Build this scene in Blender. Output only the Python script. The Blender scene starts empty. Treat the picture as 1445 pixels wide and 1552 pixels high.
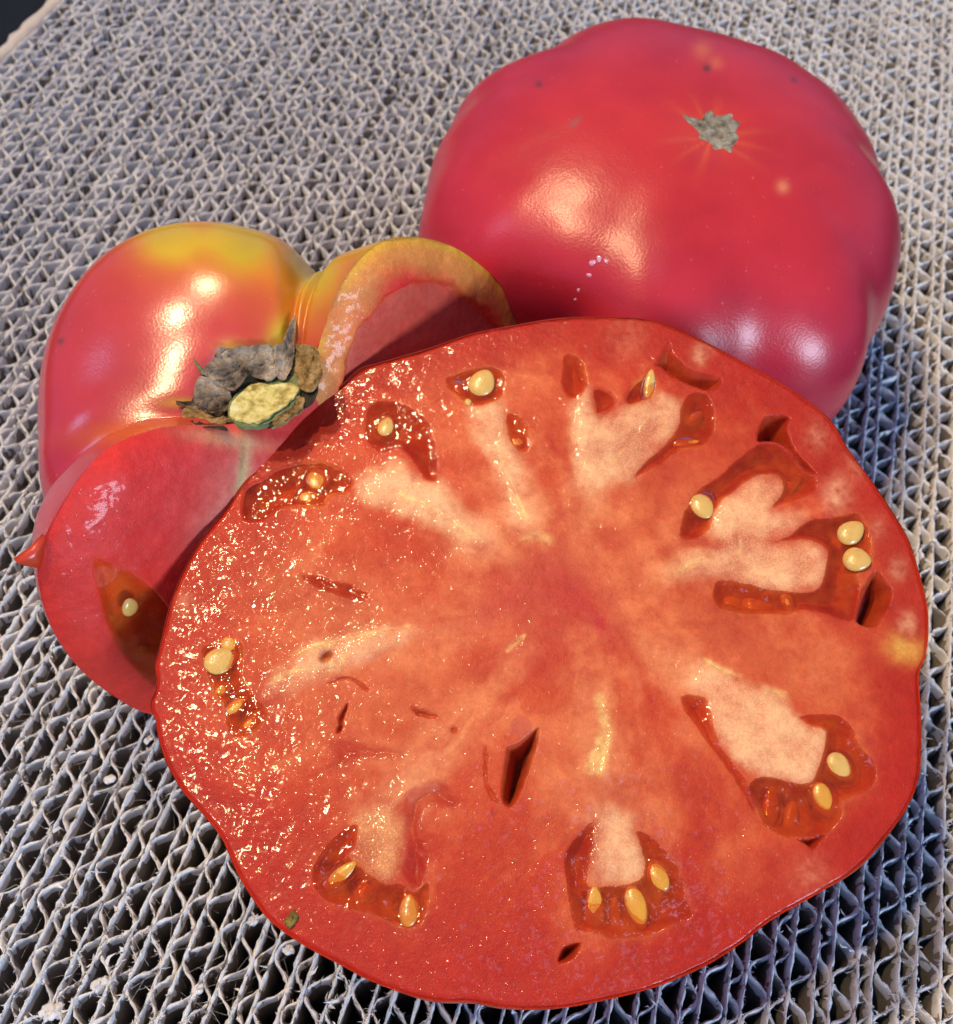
import bpy, math, random
import numpy as np
from mathutils import Matrix, Vector

rng = np.random.default_rng(7)
random.seed(7)
scn = bpy.context.scene
CM = 0.01                                   # all coordinates below are in centimetres

# ------------------------------------------------------------------ camera
FPX, CX, CY, CAMH = 1600.0, 722.5, 776.0, 17.665
ROT = np.array([[0.95982336, -0.25275444, 0.12187827],
                [0.27625049, 0.77492261, -0.56848976],
                [0.04924209, 0.57931869, 0.81361236]])
cam_d = bpy.data.cameras.new('camera')
cam = bpy.data.objects.new('camera', cam_d)
scn.collection.objects.link(cam)
M = Matrix.Identity(4)
for i in range(3):
    for j in range(3):
        M[i][j] = ROT[i][j]
M[2][3] = CAMH * CM
cam.matrix_world = M
cam_d.sensor_fit = 'HORIZONTAL'
cam_d.sensor_width = 36
cam_d.lens = 36 * FPX / 1445
cam_d.clip_start = 0.005
cam_d.clip_end = 50
cam_d.dof.use_dof = True
cam_d.dof.focus_distance = 0.15
cam_d.dof.aperture_fstop = 42
scn.camera = cam

# ------------------------------------------------------------------ light: three warm bulbs and a cold window
w = bpy.data.worlds.new('World')
scn.world = w
w.use_nodes = True
bg = w.node_tree.nodes['Background']
bg.inputs[0].default_value = (0.17, 0.42, 1.0, 1)
bg.inputs[1].default_value = 0.50


def lamp(name, kind, az, el, dist, power, color, size, target=(-1.0, 10.0, 3.0)):
    d = bpy.data.lights.new(name, kind)
    o = bpy.data.objects.new(name, d)
    scn.collection.objects.link(o)
    a, e = math.radians(az), math.radians(el)
    v = Vector((math.cos(a) * math.cos(e), math.sin(a) * math.cos(e), math.sin(e)))
    o.location = (Vector(target) * CM) + v * dist
    d.energy = power
    d.color = color
    if kind == 'AREA':
        d.shape = 'RECTANGLE'
        d.size, d.size_y = size
        o.rotation_euler = v.to_track_quat('Z', 'Y').to_euler()
    else:
        d.shadow_soft_size = size
    return o


WARM = (1.0, 0.73, 0.39)
COLD = (0.33, 0.57, 1.0)
lamp('bulb', 'POINT', 148, 64, 1.15, 20, WARM, 0.022)
lamp('bulb', 'POINT', 178, 62, 1.15, 20, WARM, 0.022)
lamp('bulb', 'POINT', -152, 65, 1.15, 20, WARM, 0.022)
lamp('window', 'AREA', -44, 12, 1.7, 24, (0.66, 0.80, 1.0), (0.60, 0.40))
lamp('window', 'AREA', -80, 76, 1.8, 0.7, COLD, (0.16, 0.16))
lamp('window', 'AREA', -165, 36, 1.7, 2.0, COLD, (0.3, 0.3))

scn.view_settings.view_transform = 'Standard'
scn.view_settings.look = 'None'
scn.view_settings.exposure = 0.0
scn.view_settings.gamma = 1.0
scn.cycles.use_denoising = True
scn.cycles.max_bounces = 8
scn.cycles.transparent_max_bounces = 12
scn.cycles.sample_clamp_indirect = 4.0


# ------------------------------------------------------------------ charts: photograph point -> point on a plane of the place
def ray(p):
    p = np.atleast_2d(np.asarray(p, float))
    c = np.stack([p[:, 0] - CX, -(p[:, 1] - CY), np.full(len(p), -FPX)], -1)
    return c @ ROT.T


def on_plane(p, P0, n):
    d = ray(p)
    o = np.array([0, 0, CAMH])
    t = ((P0 - o) @ n) / (d @ n)
    return o + d * t[:, None]


def project(P):
    c = (P - np.array([0, 0, CAMH])) @ ROT
    return CX + FPX * c[..., 0] / -c[..., 2], CY - FPX * c[..., 1] / -c[..., 2]


ZOOM = {'R4': (0, 300, 1.762), 'R5': (220, 470, 2.3306), 'R6': (800, 470, 2.2403),
        'R7': (220, 980, 2.3306), 'R8': (800, 980, 2.2403), 'F': (0, 0, 1.0), 'C': (240, 460, 5.161)}


def zp(tag, pts):
    ox, oy, s = ZOOM[tag]
    return np.array([(ox + x / s, oy + y / s) for x, y in pts], float)


# ------------------------------------------------------------------ numeric helpers
def sstep(a, b, x):
    t = np.clip((x - a) / (b - a), 0, 1)
    return t * t * (3 - 2 * t)


_tab = rng.random((256, 256)).astype(np.float32)


def vnoise(x, y):
    x = np.asarray(x, float); y = np.asarray(y, float)
    xi = np.floor(x).astype(int); yi = np.floor(y).astype(int)
    fx = x - xi; fy = y - yi
    fx = fx * fx * (3 - 2 * fx); fy = fy * fy * (3 - 2 * fy)
    a = _tab[xi & 255, yi & 255]; b = _tab[(xi + 1) & 255, yi & 255]
    c = _tab[xi & 255, (yi + 1) & 255]; d = _tab[(xi + 1) & 255, (yi + 1) & 255]
    return (a * (1 - fx) + b * fx) * (1 - fy) + (c * (1 - fx) + d * fx) * fy


def fbm(x, y, o=4):
    s, a, t = 0, 1.0, 0
    for i in range(o):
        s = s + a * vnoise(x * 2 ** i + 17.3 * i, y * 2 ** i - 9.1 * i)
        t += a
        a *= 0.5
    return s / t * 2 - 1


def smooth_closed(p, n=8):
    p = np.asarray(p, float)
    out = []
    N = len(p)
    for i in range(N):
        a, b, c, d = p[i - 1], p[i], p[(i + 1) % N], p[(i + 2) % N]
        for k in range(n):
            t = k / n
            out.append(0.5 * ((2 * b) + (c - a) * t + (2 * a - 5 * b + 4 * c - d) * t * t + (3 * b - a - 3 * c + d) * t ** 3))
    return np.array(out)


def sdist(poly, X, Y, want_near=False):
    """signed distance, positive inside"""
    best = np.full(X.shape, 1e9)
    nx = np.zeros(X.shape); ny = np.zeros(X.shape)
    ins = np.zeros(X.shape, bool)
    N = len(poly)
    for i in range(N):
        ax, ay = poly[i]; bx, by = poly[(i + 1) % N]
        ex, ey = bx - ax, by - ay
        L = ex * ex + ey * ey
        if L < 1e-14:
            continue
        t = np.clip(((X - ax) * ex + (Y - ay) * ey) / L, 0, 1)
        qx = ax + t * ex; qy = ay + t * ey
        d = (X - qx) ** 2 + (Y - qy) ** 2
        m = d < best
        best = np.where(m, d, best)
        if want_near:
            nx = np.where(m, qx, nx); ny = np.where(m, qy, ny)
        if ey != 0:
            c = ((ay > Y) != (by > Y)) & (X < ex * (Y - ay) / ey + ax)
            ins ^= c
    s = np.sqrt(best) * np.where(ins, 1, -1)
    return (s, nx, ny) if want_near else s


def sd_box(poly, A, B, pad):
    """signed distance on the grid A,B evaluated only near the polygon (far value elsewhere)"""
    out = np.full(A.shape, -9.0)
    m = (A > poly[:, 0].min() - pad) & (A < poly[:, 0].max() + pad) & (B > poly[:, 1].min() - pad) & (B < poly[:, 1].max() + pad)
    if m.any():
        out[m] = sdist(poly, A[m], B[m])
    return out


# ------------------------------------------------------------------ objects
def empty(name, loc, label, cat, group=None):
    o = bpy.data.objects.new(name, None)
    scn.collection.objects.link(o)
    o.location = Vector(loc) * CM
    o.empty_display_size = 0.01
    o['label'] = label
    o['category'] = cat
    if group:
        o['group'] = group
    return o


def mesh_data(name, V, F, off=(0, 0, 0), col=None, smooth=True, attrs=None, normals=None):
    V = (np.asarray(V, float) - np.asarray(off, float)) * CM
    me = bpy.data.meshes.new(name)
    if isinstance(F, np.ndarray):
        k = F.shape[1]
        me.vertices.add(len(V)); me.vertices.foreach_set('co', V.ravel().astype(np.float32))
        me.loops.add(F.size); me.loops.foreach_set('vertex_index', F.ravel().astype(np.int32))
        me.polygons.add(len(F))
        me.polygons.foreach_set('loop_start', (np.arange(len(F)) * k).astype(np.int32))
        me.update(calc_edges=True)
    else:
        me.from_pydata([tuple(v) for v in V], [], [tuple(f) for f in F])
    if smooth:
        me.polygons.foreach_set('use_smooth', np.ones(len(me.polygons), bool))
    if col is not None:
        a = me.color_attributes.new('Col', 'FLOAT_COLOR', 'POINT')
        c = np.ones((len(V), 4), np.float32); c[:, :3] = col
        a.data.foreach_set('color', c.ravel())
    for k, v in (attrs or {}).items():
        a = me.attributes.new(k, 'FLOAT', 'POINT')
        a.data.foreach_set('value', np.asarray(v, np.float32))
    if normals is not None:
        me.normals_split_custom_set_from_vertices([tuple(n) for n in normals])
    return me


def link(name, me, mat, parent=None):
    o = bpy.data.objects.new(name, me)
    scn.collection.objects.link(o)
    if mat is not None:
        me.materials.append(mat) if not me.materials else None
    if parent is not None:
        o.parent = parent
    return o


def world_loc(o):
    v = Vector((0, 0, 0))
    while o is not None:
        v = v + o.location
        o = o.parent
    return np.array(v) / CM


def build(name, V, F, mat, parent=None, **kw):
    off = world_loc(parent) if parent is not None else (0, 0, 0)
    return link(name, mesh_data(name, V, F, off, **kw), mat, parent)


def grid_faces(nr, nc, wrap=False):
    r = np.arange(nr - 1)[:, None]
    c = np.arange(nc if wrap else nc - 1)[None, :]
    c2 = (c + 1) % nc
    a = r * nc + c; b = r * nc + c2; d = (r + 1) * nc + c2; e = (r + 1) * nc + c
    return np.stack([a.ravel(), b.ravel(), d.ravel(), e.ravel()], -1) if True else None


def submesh(V, F, fmask, extra):
    f = F[fmask]
    used, inv = np.unique(f.ravel(), return_inverse=True)
    return V[used], inv.reshape(f.shape), [e[used] for e in extra]


def vert_normals(V, F):
    n = np.zeros_like(V)
    a = np.cross(V[F[:, 2]] - V[F[:, 0]], V[F[:, 3]] - V[F[:, 1]])
    for k in range(4):
        for j in range(3):
            n[:, j] += np.bincount(F[:, k], a[:, j], len(V))
    return n / (np.linalg.norm(n, axis=1, keepdims=True) + 1e-12)


# ------------------------------------------------------------------ materials
class NT:
    def __init__(self, name):
        self.m = bpy.data.materials.new(name)
        self.m.use_nodes = True
        self.t = self.m.node_tree
        self.t.nodes.clear()
        self.out = self.n('ShaderNodeOutputMaterial')

    def n(self, kind, **kw):
        nd = self.t.nodes.new(kind)
        for k, v in kw.items():
            if k.startswith('i_'):
                nd.inputs[k[2:].replace('_', ' ')].default_value = v
            else:
                setattr(nd, k, v)
        return nd

    def l(self, a, b):
        self.t.links.new(a, b)

    def coord(self):
        return self.n('ShaderNodeTexCoord').outputs['Object']

    def noise(self, scale, detail=3, rough=0.55, vec=None):
        nd = self.n('ShaderNodeTexNoise')
        nd.inputs['Scale'].default_value = scale
        nd.inputs['Detail'].default_value = detail
        nd.inputs['Roughness'].default_value = rough
        self.l(vec or self.coord(), nd.inputs['Vector'])
        return nd.outputs['Fac']

    def voro(self, scale, feature='F1', vec=None):
        nd = self.n('ShaderNodeTexVoronoi', feature=feature)
        nd.inputs['Scale'].default_value = scale
        self.l(vec or self.coord(), nd.inputs['Vector'])
        return nd.outputs['Distance']

    def ramp(self, fac, stops):
        nd = self.n('ShaderNodeValToRGB')
        e = nd.color_ramp.elements
        while len(e) < len(stops):
            e.new(0.5)
        for k, (p, c) in enumerate(stops):
            e[k].position = p
            e[k].color = (*c, 1) if len(c) == 3 else c
        self.l(fac, nd.inputs[0])
        return nd.outputs[0]

    def math(self, op, a, b=None, clamp=False):
        nd = self.n('ShaderNodeMath', operation=op, use_clamp=clamp)
        for k, v in enumerate((a, b)):
            if v is None:
                continue
            if isinstance(v, (int, float)):
                nd.inputs[k].default_value = v
            else:
                self.l(v, nd.inputs[k])
        return nd.outputs[0]

    def mix(self, fac, a, b, mode='MIX'):
        nd = self.n('ShaderNodeMix', data_type='RGBA', blend_type=mode)
        for s, v in ((nd.inputs[0], fac), (nd.inputs[6], a), (nd.inputs[7], b)):
            if isinstance(v, (int, float)):
                s.default_value = v
            elif isinstance(v, tuple):
                s.default_value = (*v, 1) if len(v) == 3 else v
            else:
                self.l(v, s)
        return nd.outputs[2]

    def bump(self, h, strength, dist, normal=None):
        nd = self.n('ShaderNodeBump')
        nd.inputs['Distance'].default_value = dist
        if isinstance(strength, (int, float)):
            nd.inputs['Strength'].default_value = strength
        else:
            self.l(strength, nd.inputs['Strength'])
        self.l(h, nd.inputs['Height'])
        if normal is not None:
            self.l(normal, nd.inputs['Normal'])
        return nd.outputs[0]

    def attr(self, name):
        nd = self.n('ShaderNodeAttribute', attribute_name=name)
        return nd

    def principled(self, base, rough, **kw):
        p = self.n('ShaderNodeBsdfPrincipled')
        for s, v in ((p.inputs['Base Color'], base), (p.inputs['Roughness'], rough)):
            if isinstance(v, (int, float)):
                s.default_value = v
            elif isinstance(v, tuple):
                s.default_value = (*v, 1)
            else:
                self.l(v, s)
        for k, v in kw.items():
            s = p.inputs[k.replace('_', ' ')]
            if isinstance(v, (int, float, tuple, list)):
                s.default_value = v
            else:
                self.l(v, s)
        return p

    def done(self, shader):
        self.l(shader.outputs[0] if hasattr(shader, 'outputs') else shader, self.out.inputs[0])
        return self.m


def mat_cardboard(name, base, dark):
    t = NT(name)
    n1 = t.noise(260, 5, 0.65)
    n2 = t.noise(45, 3)
    c = t.mix(t.math('MULTIPLY', n1, 0.9, True), dark, base)
    c = t.mix(t.math('MULTIPLY', n2, 0.55, True), c, (base[0] * 1.12, base[1] * 1.12, base[2] * 1.14))
    b = t.bump(t.noise(2600, 4, 0.7), 0.7, 0.0004)
    return t.done(t.principled(c, 0.95, Normal=b, Specular_IOR_Level=0.15))


def mat_skin(name, rough=0.31, bump=0.2, sss=0.12):
    t = NT(name)
    col = t.attr('Col').outputs['Color']
    n1 = t.noise(90, 4)
    c = t.mix(t.math('MULTIPLY', n1, 0.35, True), col, t.mix(1.0, col, (1.15, 1.35, 1.3), 'MULTIPLY'))
    v = t.voro(2300)
    spk = t.ramp(t.noise(1300, 2), [(0.70, (0, 0, 0)), (0.78, (1, 1, 1))])
    c = t.mix(t.math('MULTIPLY', spk, 0.26), c, (0.85, 0.45, 0.28))
    b = t.bump(v, bump * 0.5, 0.0002)
    b = t.bump(t.noise(300, 3, 0.5), bump * 0.35, 0.0007, b)
    rr = t.math('ADD', t.math('MULTIPLY', t.noise(150, 3), 0.14), rough - 0.07)
    p = t.principled(c, rr, Normal=b, Specular_IOR_Level=0.55, Subsurface_Weight=sss,
                     Subsurface_Radius=(1.0, 0.25, 0.12), Subsurface_Scale=0.004)
    return t.done(p)


def mat_flesh(name, rough=0.5, wet=1.0):
    t = NT(name)
    col = t.attr('Col').outputs['Color']
    fine = t.noise(900, 4, 0.65)
    fine2 = t.math('ADD', t.math('MULTIPLY', fine, 0.55), t.math('MULTIPLY', t.noise(2600, 3, 0.6), 0.45))
    fac = t.ramp(fine2, [(0.36, (0, 0, 0)), (0.64, (1, 1, 1))])
    c = t.mix(fac, t.mix(1.0, col, (0.90, 0.76, 0.72), 'MULTIPLY'), t.mix(1.0, col, (1.06, 1.20, 1.16), 'MULTIPLY'))
    c = t.mix(t.math('MULTIPLY', t.ramp(t.noise(330, 5, 0.7), [(0.42, (0, 0, 0)), (0.75, (1, 1, 1))]), 0.16), c, t.mix(1.0, col, (1.06, 1.8, 1.7), 'MULTIPLY'))
    gran = t.attr('Gran').outputs['Fac']
    vor = t.voro(4300)
    c = t.mix(t.math('MULTIPLY', gran, t.ramp(vor, [(0.1, (0.30, 0.30, 0.30)), (0.55, (0, 0, 0))])), c, (0.95, 0.72, 0.46))
    b = t.bump(t.noise(1400, 3, 0.6), 0.25, 0.0003)
    b = t.bump(vor, 0.35, 0.00012, b)
    # juice film: a clear coat, nearly flat, with scattered tiny beads of different steepness
    film = t.attr('Wet').outputs['Fac']
    hs = None
    for sc, hh in ((1500, 1.0), (900, 1.5)):
        vo = t.n('ShaderNodeTexVoronoi', feature='F1'); vo.inputs['Scale'].default_value = sc
        t.l(t.coord(), vo.inputs['Vector'])
        sep = t.n('ShaderNodeSeparateColor'); t.l(vo.outputs['Color'], sep.inputs[0])
        pick = t.math('POWER', sep.outputs[0], 4.6)
        bead = t.math('POWER', t.math('SUBTRACT', 1.0, t.math('MULTIPLY', vo.outputs['Distance'], 2.1), True), 1.5)
        h = t.math('MULTIPLY', t.math('MULTIPLY', bead, pick), hh)
        hs = h if hs is None else t.math('ADD', hs, h)
    cb = t.bump(t.noise(260, 2, 0.5), 0.35, 0.0005)
    cb = t.bump(hs, film, 0.00042, cb)
    p = t.principled(c, rough, Normal=b, Specular_IOR_Level=0.25)
    p.inputs['Coat Weight'].default_value = 0.38 * wet
    p.inputs['Coat Roughness'].default_value = 0.10
    p.inputs['Coat IOR'].default_value = 1.36
    t.l(cb, p.inputs['Coat Normal'])
    return t.done(p)


def mat_gel(name, tint, body, haze=0.28):
    t = NT(name)
    n = t.noise(330, 4, 0.6)
    fade = t.attr('Fade').outputs['Fac']
    b = t.bump(t.noise(260, 2, 0.5), 0.30, 0.0010)
    b = t.bump(t.noise(1500, 2, 0.5), 0.10, 0.0003, b)
    tr = t.n('ShaderNodeBsdfTransparent')
    t.l(t.mix(fade, (1.0, 1.0, 1.0), t.mix(n, tint, (tint[0], tint[1] * 0.72, tint[2] * 0.6))), tr.inputs[0])
    df = t.n('ShaderNodeBsdfDiffuse')
    t.l(t.mix(t.ramp(n, [(0.42, (0, 0, 0)), (0.68, (1, 1, 1))]), (*body,), (body[0] * 1.25, body[1] * 1.7, body[2] * 1.6)), df.inputs[0])
    t.l(b, df.inputs['Normal'])
    m1 = t.n('ShaderNodeMixShader'); t.l(t.math('MULTIPLY', t.math('MULTIPLY', n, haze * 2, True), fade), m1.inputs[0]); t.l(tr.outputs[0], m1.inputs[1]); t.l(df.outputs[0], m1.inputs[2])
    gl = t.n('ShaderNodeBsdfGlossy'); gl.inputs['Roughness'].default_value = 0.07
    t.l(b, gl.inputs['Normal'])
    fr = t.n('ShaderNodeFresnel'); fr.inputs['IOR'].default_value = 1.38; t.l(b, fr.inputs['Normal'])
    m2 = t.n('ShaderNodeMixShader'); t.l(fr.outputs[0], m2.inputs[0]); t.l(m1.outputs[0], m2.inputs[1]); t.l(gl.outputs[0], m2.inputs[2])
    return t.done(m2)


def mat_seed(name, a, b_):
    t = NT(name)
    c = t.mix(t.noise(700, 3), a, b_)
    bp = t.bump(t.noise(2200, 3), 0.3, 0.0002)
    p = t.principled(c, 0.3, Normal=bp, Coat_Weight=0.6, Coat_Roughness=0.06,
                     Subsurface_Weight=0.25, Subsurface_Radius=(1.0, 0.6, 0.2), Subsurface_Scale=0.001)
    return t.done(p)


def mat_plain(name, c1, c2, scale, rough, bump=0.5, bdist=0.0005, c3=None):
    t = NT(name)
    n = t.noise(scale, 5, 0.65)
    c = t.ramp(n, [(0.3, c1), (0.68, c2)] if c3 is None else [(0.34, c1), (0.52, c2), (0.66, c3)])
    b = t.bump(t.noise(scale * 2.2, 5, 0.7), bump, bdist)
    return t.done(t.principled(c, rough, Normal=b, Specular_IOR_Level=0.3))


m_card = mat_cardboard('corrugated_card', (0.27, 0.24, 0.21), (0.18, 0.155, 0.13))  # liner and flute tones lowered: shade of the deep cells put into the colour
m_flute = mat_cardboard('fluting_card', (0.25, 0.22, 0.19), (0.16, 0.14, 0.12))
m_panel = mat_cardboard('panel_card', (0.60, 0.55, 0.50), (0.46, 0.41, 0.36))
m_fuzz = mat_cardboard('paper_fibre', (0.80, 0.79, 0.78), (0.63, 0.62, 0.61))
m_hair = mat_plain('pale_hair', (0.5, 0.5, 0.5), (0.75, 0.74, 0.72), 300, 0.5, 0)
m_floor = mat_plain('dark_floor', (0.002, 0.002, 0.002), (0.005, 0.005, 0.006), 12, 0.6, 0.1)
m_skin = mat_skin('tomato_skin')
m_skin2 = mat_skin('ripening_skin', 0.21, 0.10)
m_flesh = mat_flesh('tomato_flesh')
m_plac = mat_flesh('placenta_tissue', 0.55)
m_gel = mat_gel('locule_gel', (0.99, 0.68, 0.36), (0.50, 0.055, 0.006), 0.36)
m_sac = mat_gel('seed_sac', (0.99, 0.84, 0.58), (0.55, 0.16, 0.02), 0.10)
m_gel2 = mat_gel('brown_gel', (0.98, 0.76, 0.5), (0.55, 0.13, 0.03), 0.16)
m_seed = mat_seed('seed_coat', (0.74, 0.36, 0.030), (0.64, 0.26, 0.014))
m_seedp = mat_seed('pale_seed_coat', (0.74, 0.48, 0.13), (0.66, 0.36, 0.06))
m_seedo = mat_seed('amber_seed_coat', (0.70, 0.26, 0.012), (0.58, 0.17, 0.008))

# ================================================================== SETTING
fl = build('floor', [(-150, -100, -6), (150, -100, -6), (150, 200, -6), (-150, 200, -6)], [(0, 1, 2, 3)], m_floor, smooth=False)
fl['kind'] = 'structure'

# ------------------------------------------------------------------ corrugated cardboard pad, seen on its cut edge
X0, X1, Y0, Y1, DEEP = -19.95, 10.2, -1.0, 39.5, 2.6
pad = empty('cardboard_pad', ((X0 + X1) / 2, (Y0 + Y1) / 2, -DEEP), 'corrugated cardboard scratching pad with open cut edges under the tomatoes', 'cardboard pad')


def ribbon(xs, ys, th, zt, deep):
    """a standing strip of card following (xs, ys) with a worn upper edge"""
    n = len(xs)
    dx = np.gradient(xs); dy = np.gradient(ys)
    L = np.hypot(dx, dy) + 1e-9
    px, py = -dy / L, dx / L
    rag = rng.normal(0, 1, n)
    h = th / 2 * (1 + 0.28 * rng.normal(0, 1, n)).clip(0.5, 1.9)
    prof = [(-0.8 * np.ones(n) * th / 2, -deep * np.ones(n)), (-h, zt - 0.05 - 0.012 * np.abs(rag)), (rng.normal(0, 0.2, n) * h, zt + 0.012 * rag),
            (h, zt - 0.045 - 0.012 * np.abs(rng.normal(0, 1, n))), (0.8 * np.ones(n) * th / 2, -deep * np.ones(n))]
    V = np.stack([np.stack([xs + px * o, ys + py * o, z], -1) for o, z in prof], 0).reshape(-1, 3)
    return V, grid_faces(5, n)


def frayed(xs, ys, zt, th, parent):
    """pale torn fibre bead along the worn upper edge of a sheet"""
    n = len(xs)
    dx = np.gradient(xs); dy = np.gradient(ys)
    L = np.hypot(dx, dy) + 1e-9
    px, py = -dy / L, dx / L
    wv = np.clip(1 + 0.45 * fbm(ys * 2.2 + xs.mean() * 7, xs * 0 + xs.mean(), 3) + 0.22 * rng.normal(0, 1, n), 0.55, 2.2) * th / 2
    dz = 0.022 * rng.normal(0, 1, n)
    rows = []
    for f_, z_ in ((-0.85, -0.27), (-1.0, -0.055), (-0.55, 0.0), (0.1, 0.018), (0.6, -0.002), (1.0, -0.055), (0.85, -0.27)):
        o_ = wv * f_ + 0.007 * rng.normal(0, 1, n)
        z = zt + z_ + (0.5 if z_ < -0.1 else 1.0) * dz * 0.6 + 0.012 * rng.normal(0, 1, n)
        rows.append(np.stack([xs + px * o_, ys + py * o_, z], -1))
    return build('frayed_edge', np.stack(rows, 0).reshape(-1, 3), grid_faces(7, n), m_fuzz, parent, smooth=False)


edge_pts = []                               # places on the worn upper edges, for the fuzz
x = X0 + 0.12
k = 0
PER = ((0.395, 0.84), (0.265, 0.67))
seedf = 0.0
while x < X1:
    gap, lam = PER[k % 2]
    ys = np.arange(Y0, Y1, 0.075)
    wob = 0.045 * fbm(ys * 0.35, np.full_like(ys, k * 3.1), 3) + 0.014 * fbm(ys * 1.7, np.full_like(ys, k * 5.7), 2)
    crush = -0.10 * sstep(0.35, 0.8, fbm(ys * 0.6 + 40, np.full_like(ys, x * 0.9), 3)) + 0.02 * fbm(ys * 1.3, np.full_like(ys, k * 1.9 + 50), 3)
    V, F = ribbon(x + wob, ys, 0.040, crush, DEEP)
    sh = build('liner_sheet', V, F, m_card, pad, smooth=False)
    frayed(x + wob, ys, crush, 0.057, sh)
    edge_pts.append(np.stack([x + wob, ys, crush], -1))
    # fluted sheet between this liner and the next
    yf = np.arange(Y0, Y1, 0.052)
    ph = random.random() * 6.28 + 0.9 * fbm(yf * 0.3, np.full_like(yf, k * 2.3), 3)
    s = np.sin(2 * math.pi * yf / lam + ph)
    s = np.sign(s) * np.abs(s) ** 0.82
    amp = (gap - 0.055) / 2
    wf = 0.045 * fbm(yf * 0.35, np.full_like(yf, (k + .5) * 3.1), 3)
    xf = x + gap / 2 + s * amp * (1 + 0.05 * fbm(yf * 0.9, np.full_like(yf, k * 7.7), 2)) + wf * 0.9
    cr = -0.03 - 0.10 * sstep(0.3, 0.8, fbm(yf * 0.6 + 40, np.full_like(yf, x * 0.9), 3)) + 0.03 * fbm(yf * 1.1, np.full_like(yf, k * 4.3), 3)
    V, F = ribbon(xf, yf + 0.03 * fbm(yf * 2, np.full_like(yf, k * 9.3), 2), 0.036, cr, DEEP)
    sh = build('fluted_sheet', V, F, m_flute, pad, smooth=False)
    frayed(xf, yf, cr, 0.051, sh)
    edge_pts.append(np.stack([xf, yf, cr], -1))
    x += gap
    k += 1
# smooth outer panel along the left edge of the pad
ys = np.linspace(Y0, Y1, 120)
xw = X0 - 0.12 + 0.03 * fbm(ys * 0.2, ys * 0, 2)
V, F = ribbon(xw, ys, 0.34, 0.06 + 0 * ys, 5.0)
build('side_panel', V, F, m_panel, pad, smooth=True)

EP = np.concatenate(edge_pts)
vis = EP[(EP[:, 1] < 38)]
# torn paper fibres along the edges
def slivers(n, lmin, lmax, wmin, wmax, up, clump):
    d = fbm(vis[:, 0] * clump, vis[:, 1] * clump, 3)
    pr = np.clip(d + 0.35, 0.03, 1) ** 2 * (0.6 + 1.4 * (vis[:, 1] < 13))
    pr /= pr.sum()
    P = vis[rng.choice(len(vis), n, p=pr)] + rng.normal(0, 0.012, (n, 3))
    a = rng.uniform(0, 2 * math.pi, n)
    e = rng.normal(up, 0.5, n)
    L = rng.uniform(lmin, lmax, n) * rng.uniform(0.5, 1.3, n)
    D = np.stack([np.cos(a) * np.cos(e), np.sin(a) * np.cos(e), np.sin(e)], -1)
    S = np.cross(D, rng.normal(0, 1, (n, 3))); S /= np.linalg.norm(S, axis=1, keepdims=True)
    W = rng.uniform(wmin, wmax, n)[:, None]
    bend = rng.normal(0, 0.25, (n, 3))
    A = P - S * W; B = P + S * W
    Mid = P + D * L[:, None] * 0.55
    C = Mid + S * W * 0.8; Dd = Mid - S * W * 0.8
    T = P + (D + bend) * L[:, None]
    T[:, 2] = np.minimum(T[:, 2], 0.05)
    V = np.stack([A, B, C, Dd, T], 1).reshape(-1, 3)
    i = np.arange(n)[:, None] * 5
    Fq = np.concatenate([i + np.array([[0, 1, 2]]), i + np.array([[0, 2, 3]]), i + np.array([[3, 2, 4]])])
    return V, Fq


V, F = slivers(75000, 0.03, 0.10, 0.004, 0.013, 0.0, 1.1)
o = build('paper_fuzz', V, F, m_fuzz, pad, smooth=False); o['kind'] = 'stuff'
V, F = slivers(4200, 0.08, 0.22, 0.012, 0.035, -0.1, 0.8)
o = build('torn_paper_shreds', V, F, m_fuzz, pad, smooth=False); o['kind'] = 'stuff'

# larger crumbs of pulp wedged between the sheets
def crumb(P, r):
    n = 20
    u = np.linspace(0, 2 * math.pi, n, endpoint=False); v = np.linspace(0.01, math.pi - 0.01, 11)
    U, Vv = np.meshgrid(u, v)
    ofs = rng.uniform(0, 50)
    rr = r * (0.9 + 0.9 * fbm(np.cos(U) * 2.4 + Vv * 1.5 + ofs, np.sin(U) * 2.4 + ofs, 4))
    Pn = np.stack([rr * np.sin(Vv) * np.cos(U) * 1.3, rr * np.sin(Vv) * np.sin(U), rr * np.cos(Vv) * 0.5], -1)
    a = rng.uniform(0, 6.28)
    Rz = np.array([[math.cos(a), -math.sin(a), 0], [math.sin(a), math.cos(a), 0], [0, 0, 1]])
    return (Pn.reshape(-1, 3) @ Rz.T) + P, grid_faces(11, n, True)


G0 = np.array([0, 0, 0.0]); GN = np.array([0, 0, 1.0])
for q, r in [((152, 1492), 0.16), ((82, 1533), 0.17), ((165, 1180), 0.10), ((70, 1535), 0.12), ((438, 1440), 0.10), ((30, 1130), 0.1),
             ((385, 1395), 0.09), ((225, 1120), 0.08), ((300, 1500), 0.09), ((1310, 1440), 0.08), ((1262, 1415), 0.09), ((120, 1010), .07)]:
    P = on_plane([q], G0, GN)[0]
    V, F = crumb(P + [0, 0, -0.03], r * 0.8)
    build('pulp_crumb', V, F, m_fuzz, pad, smooth=False)

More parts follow.
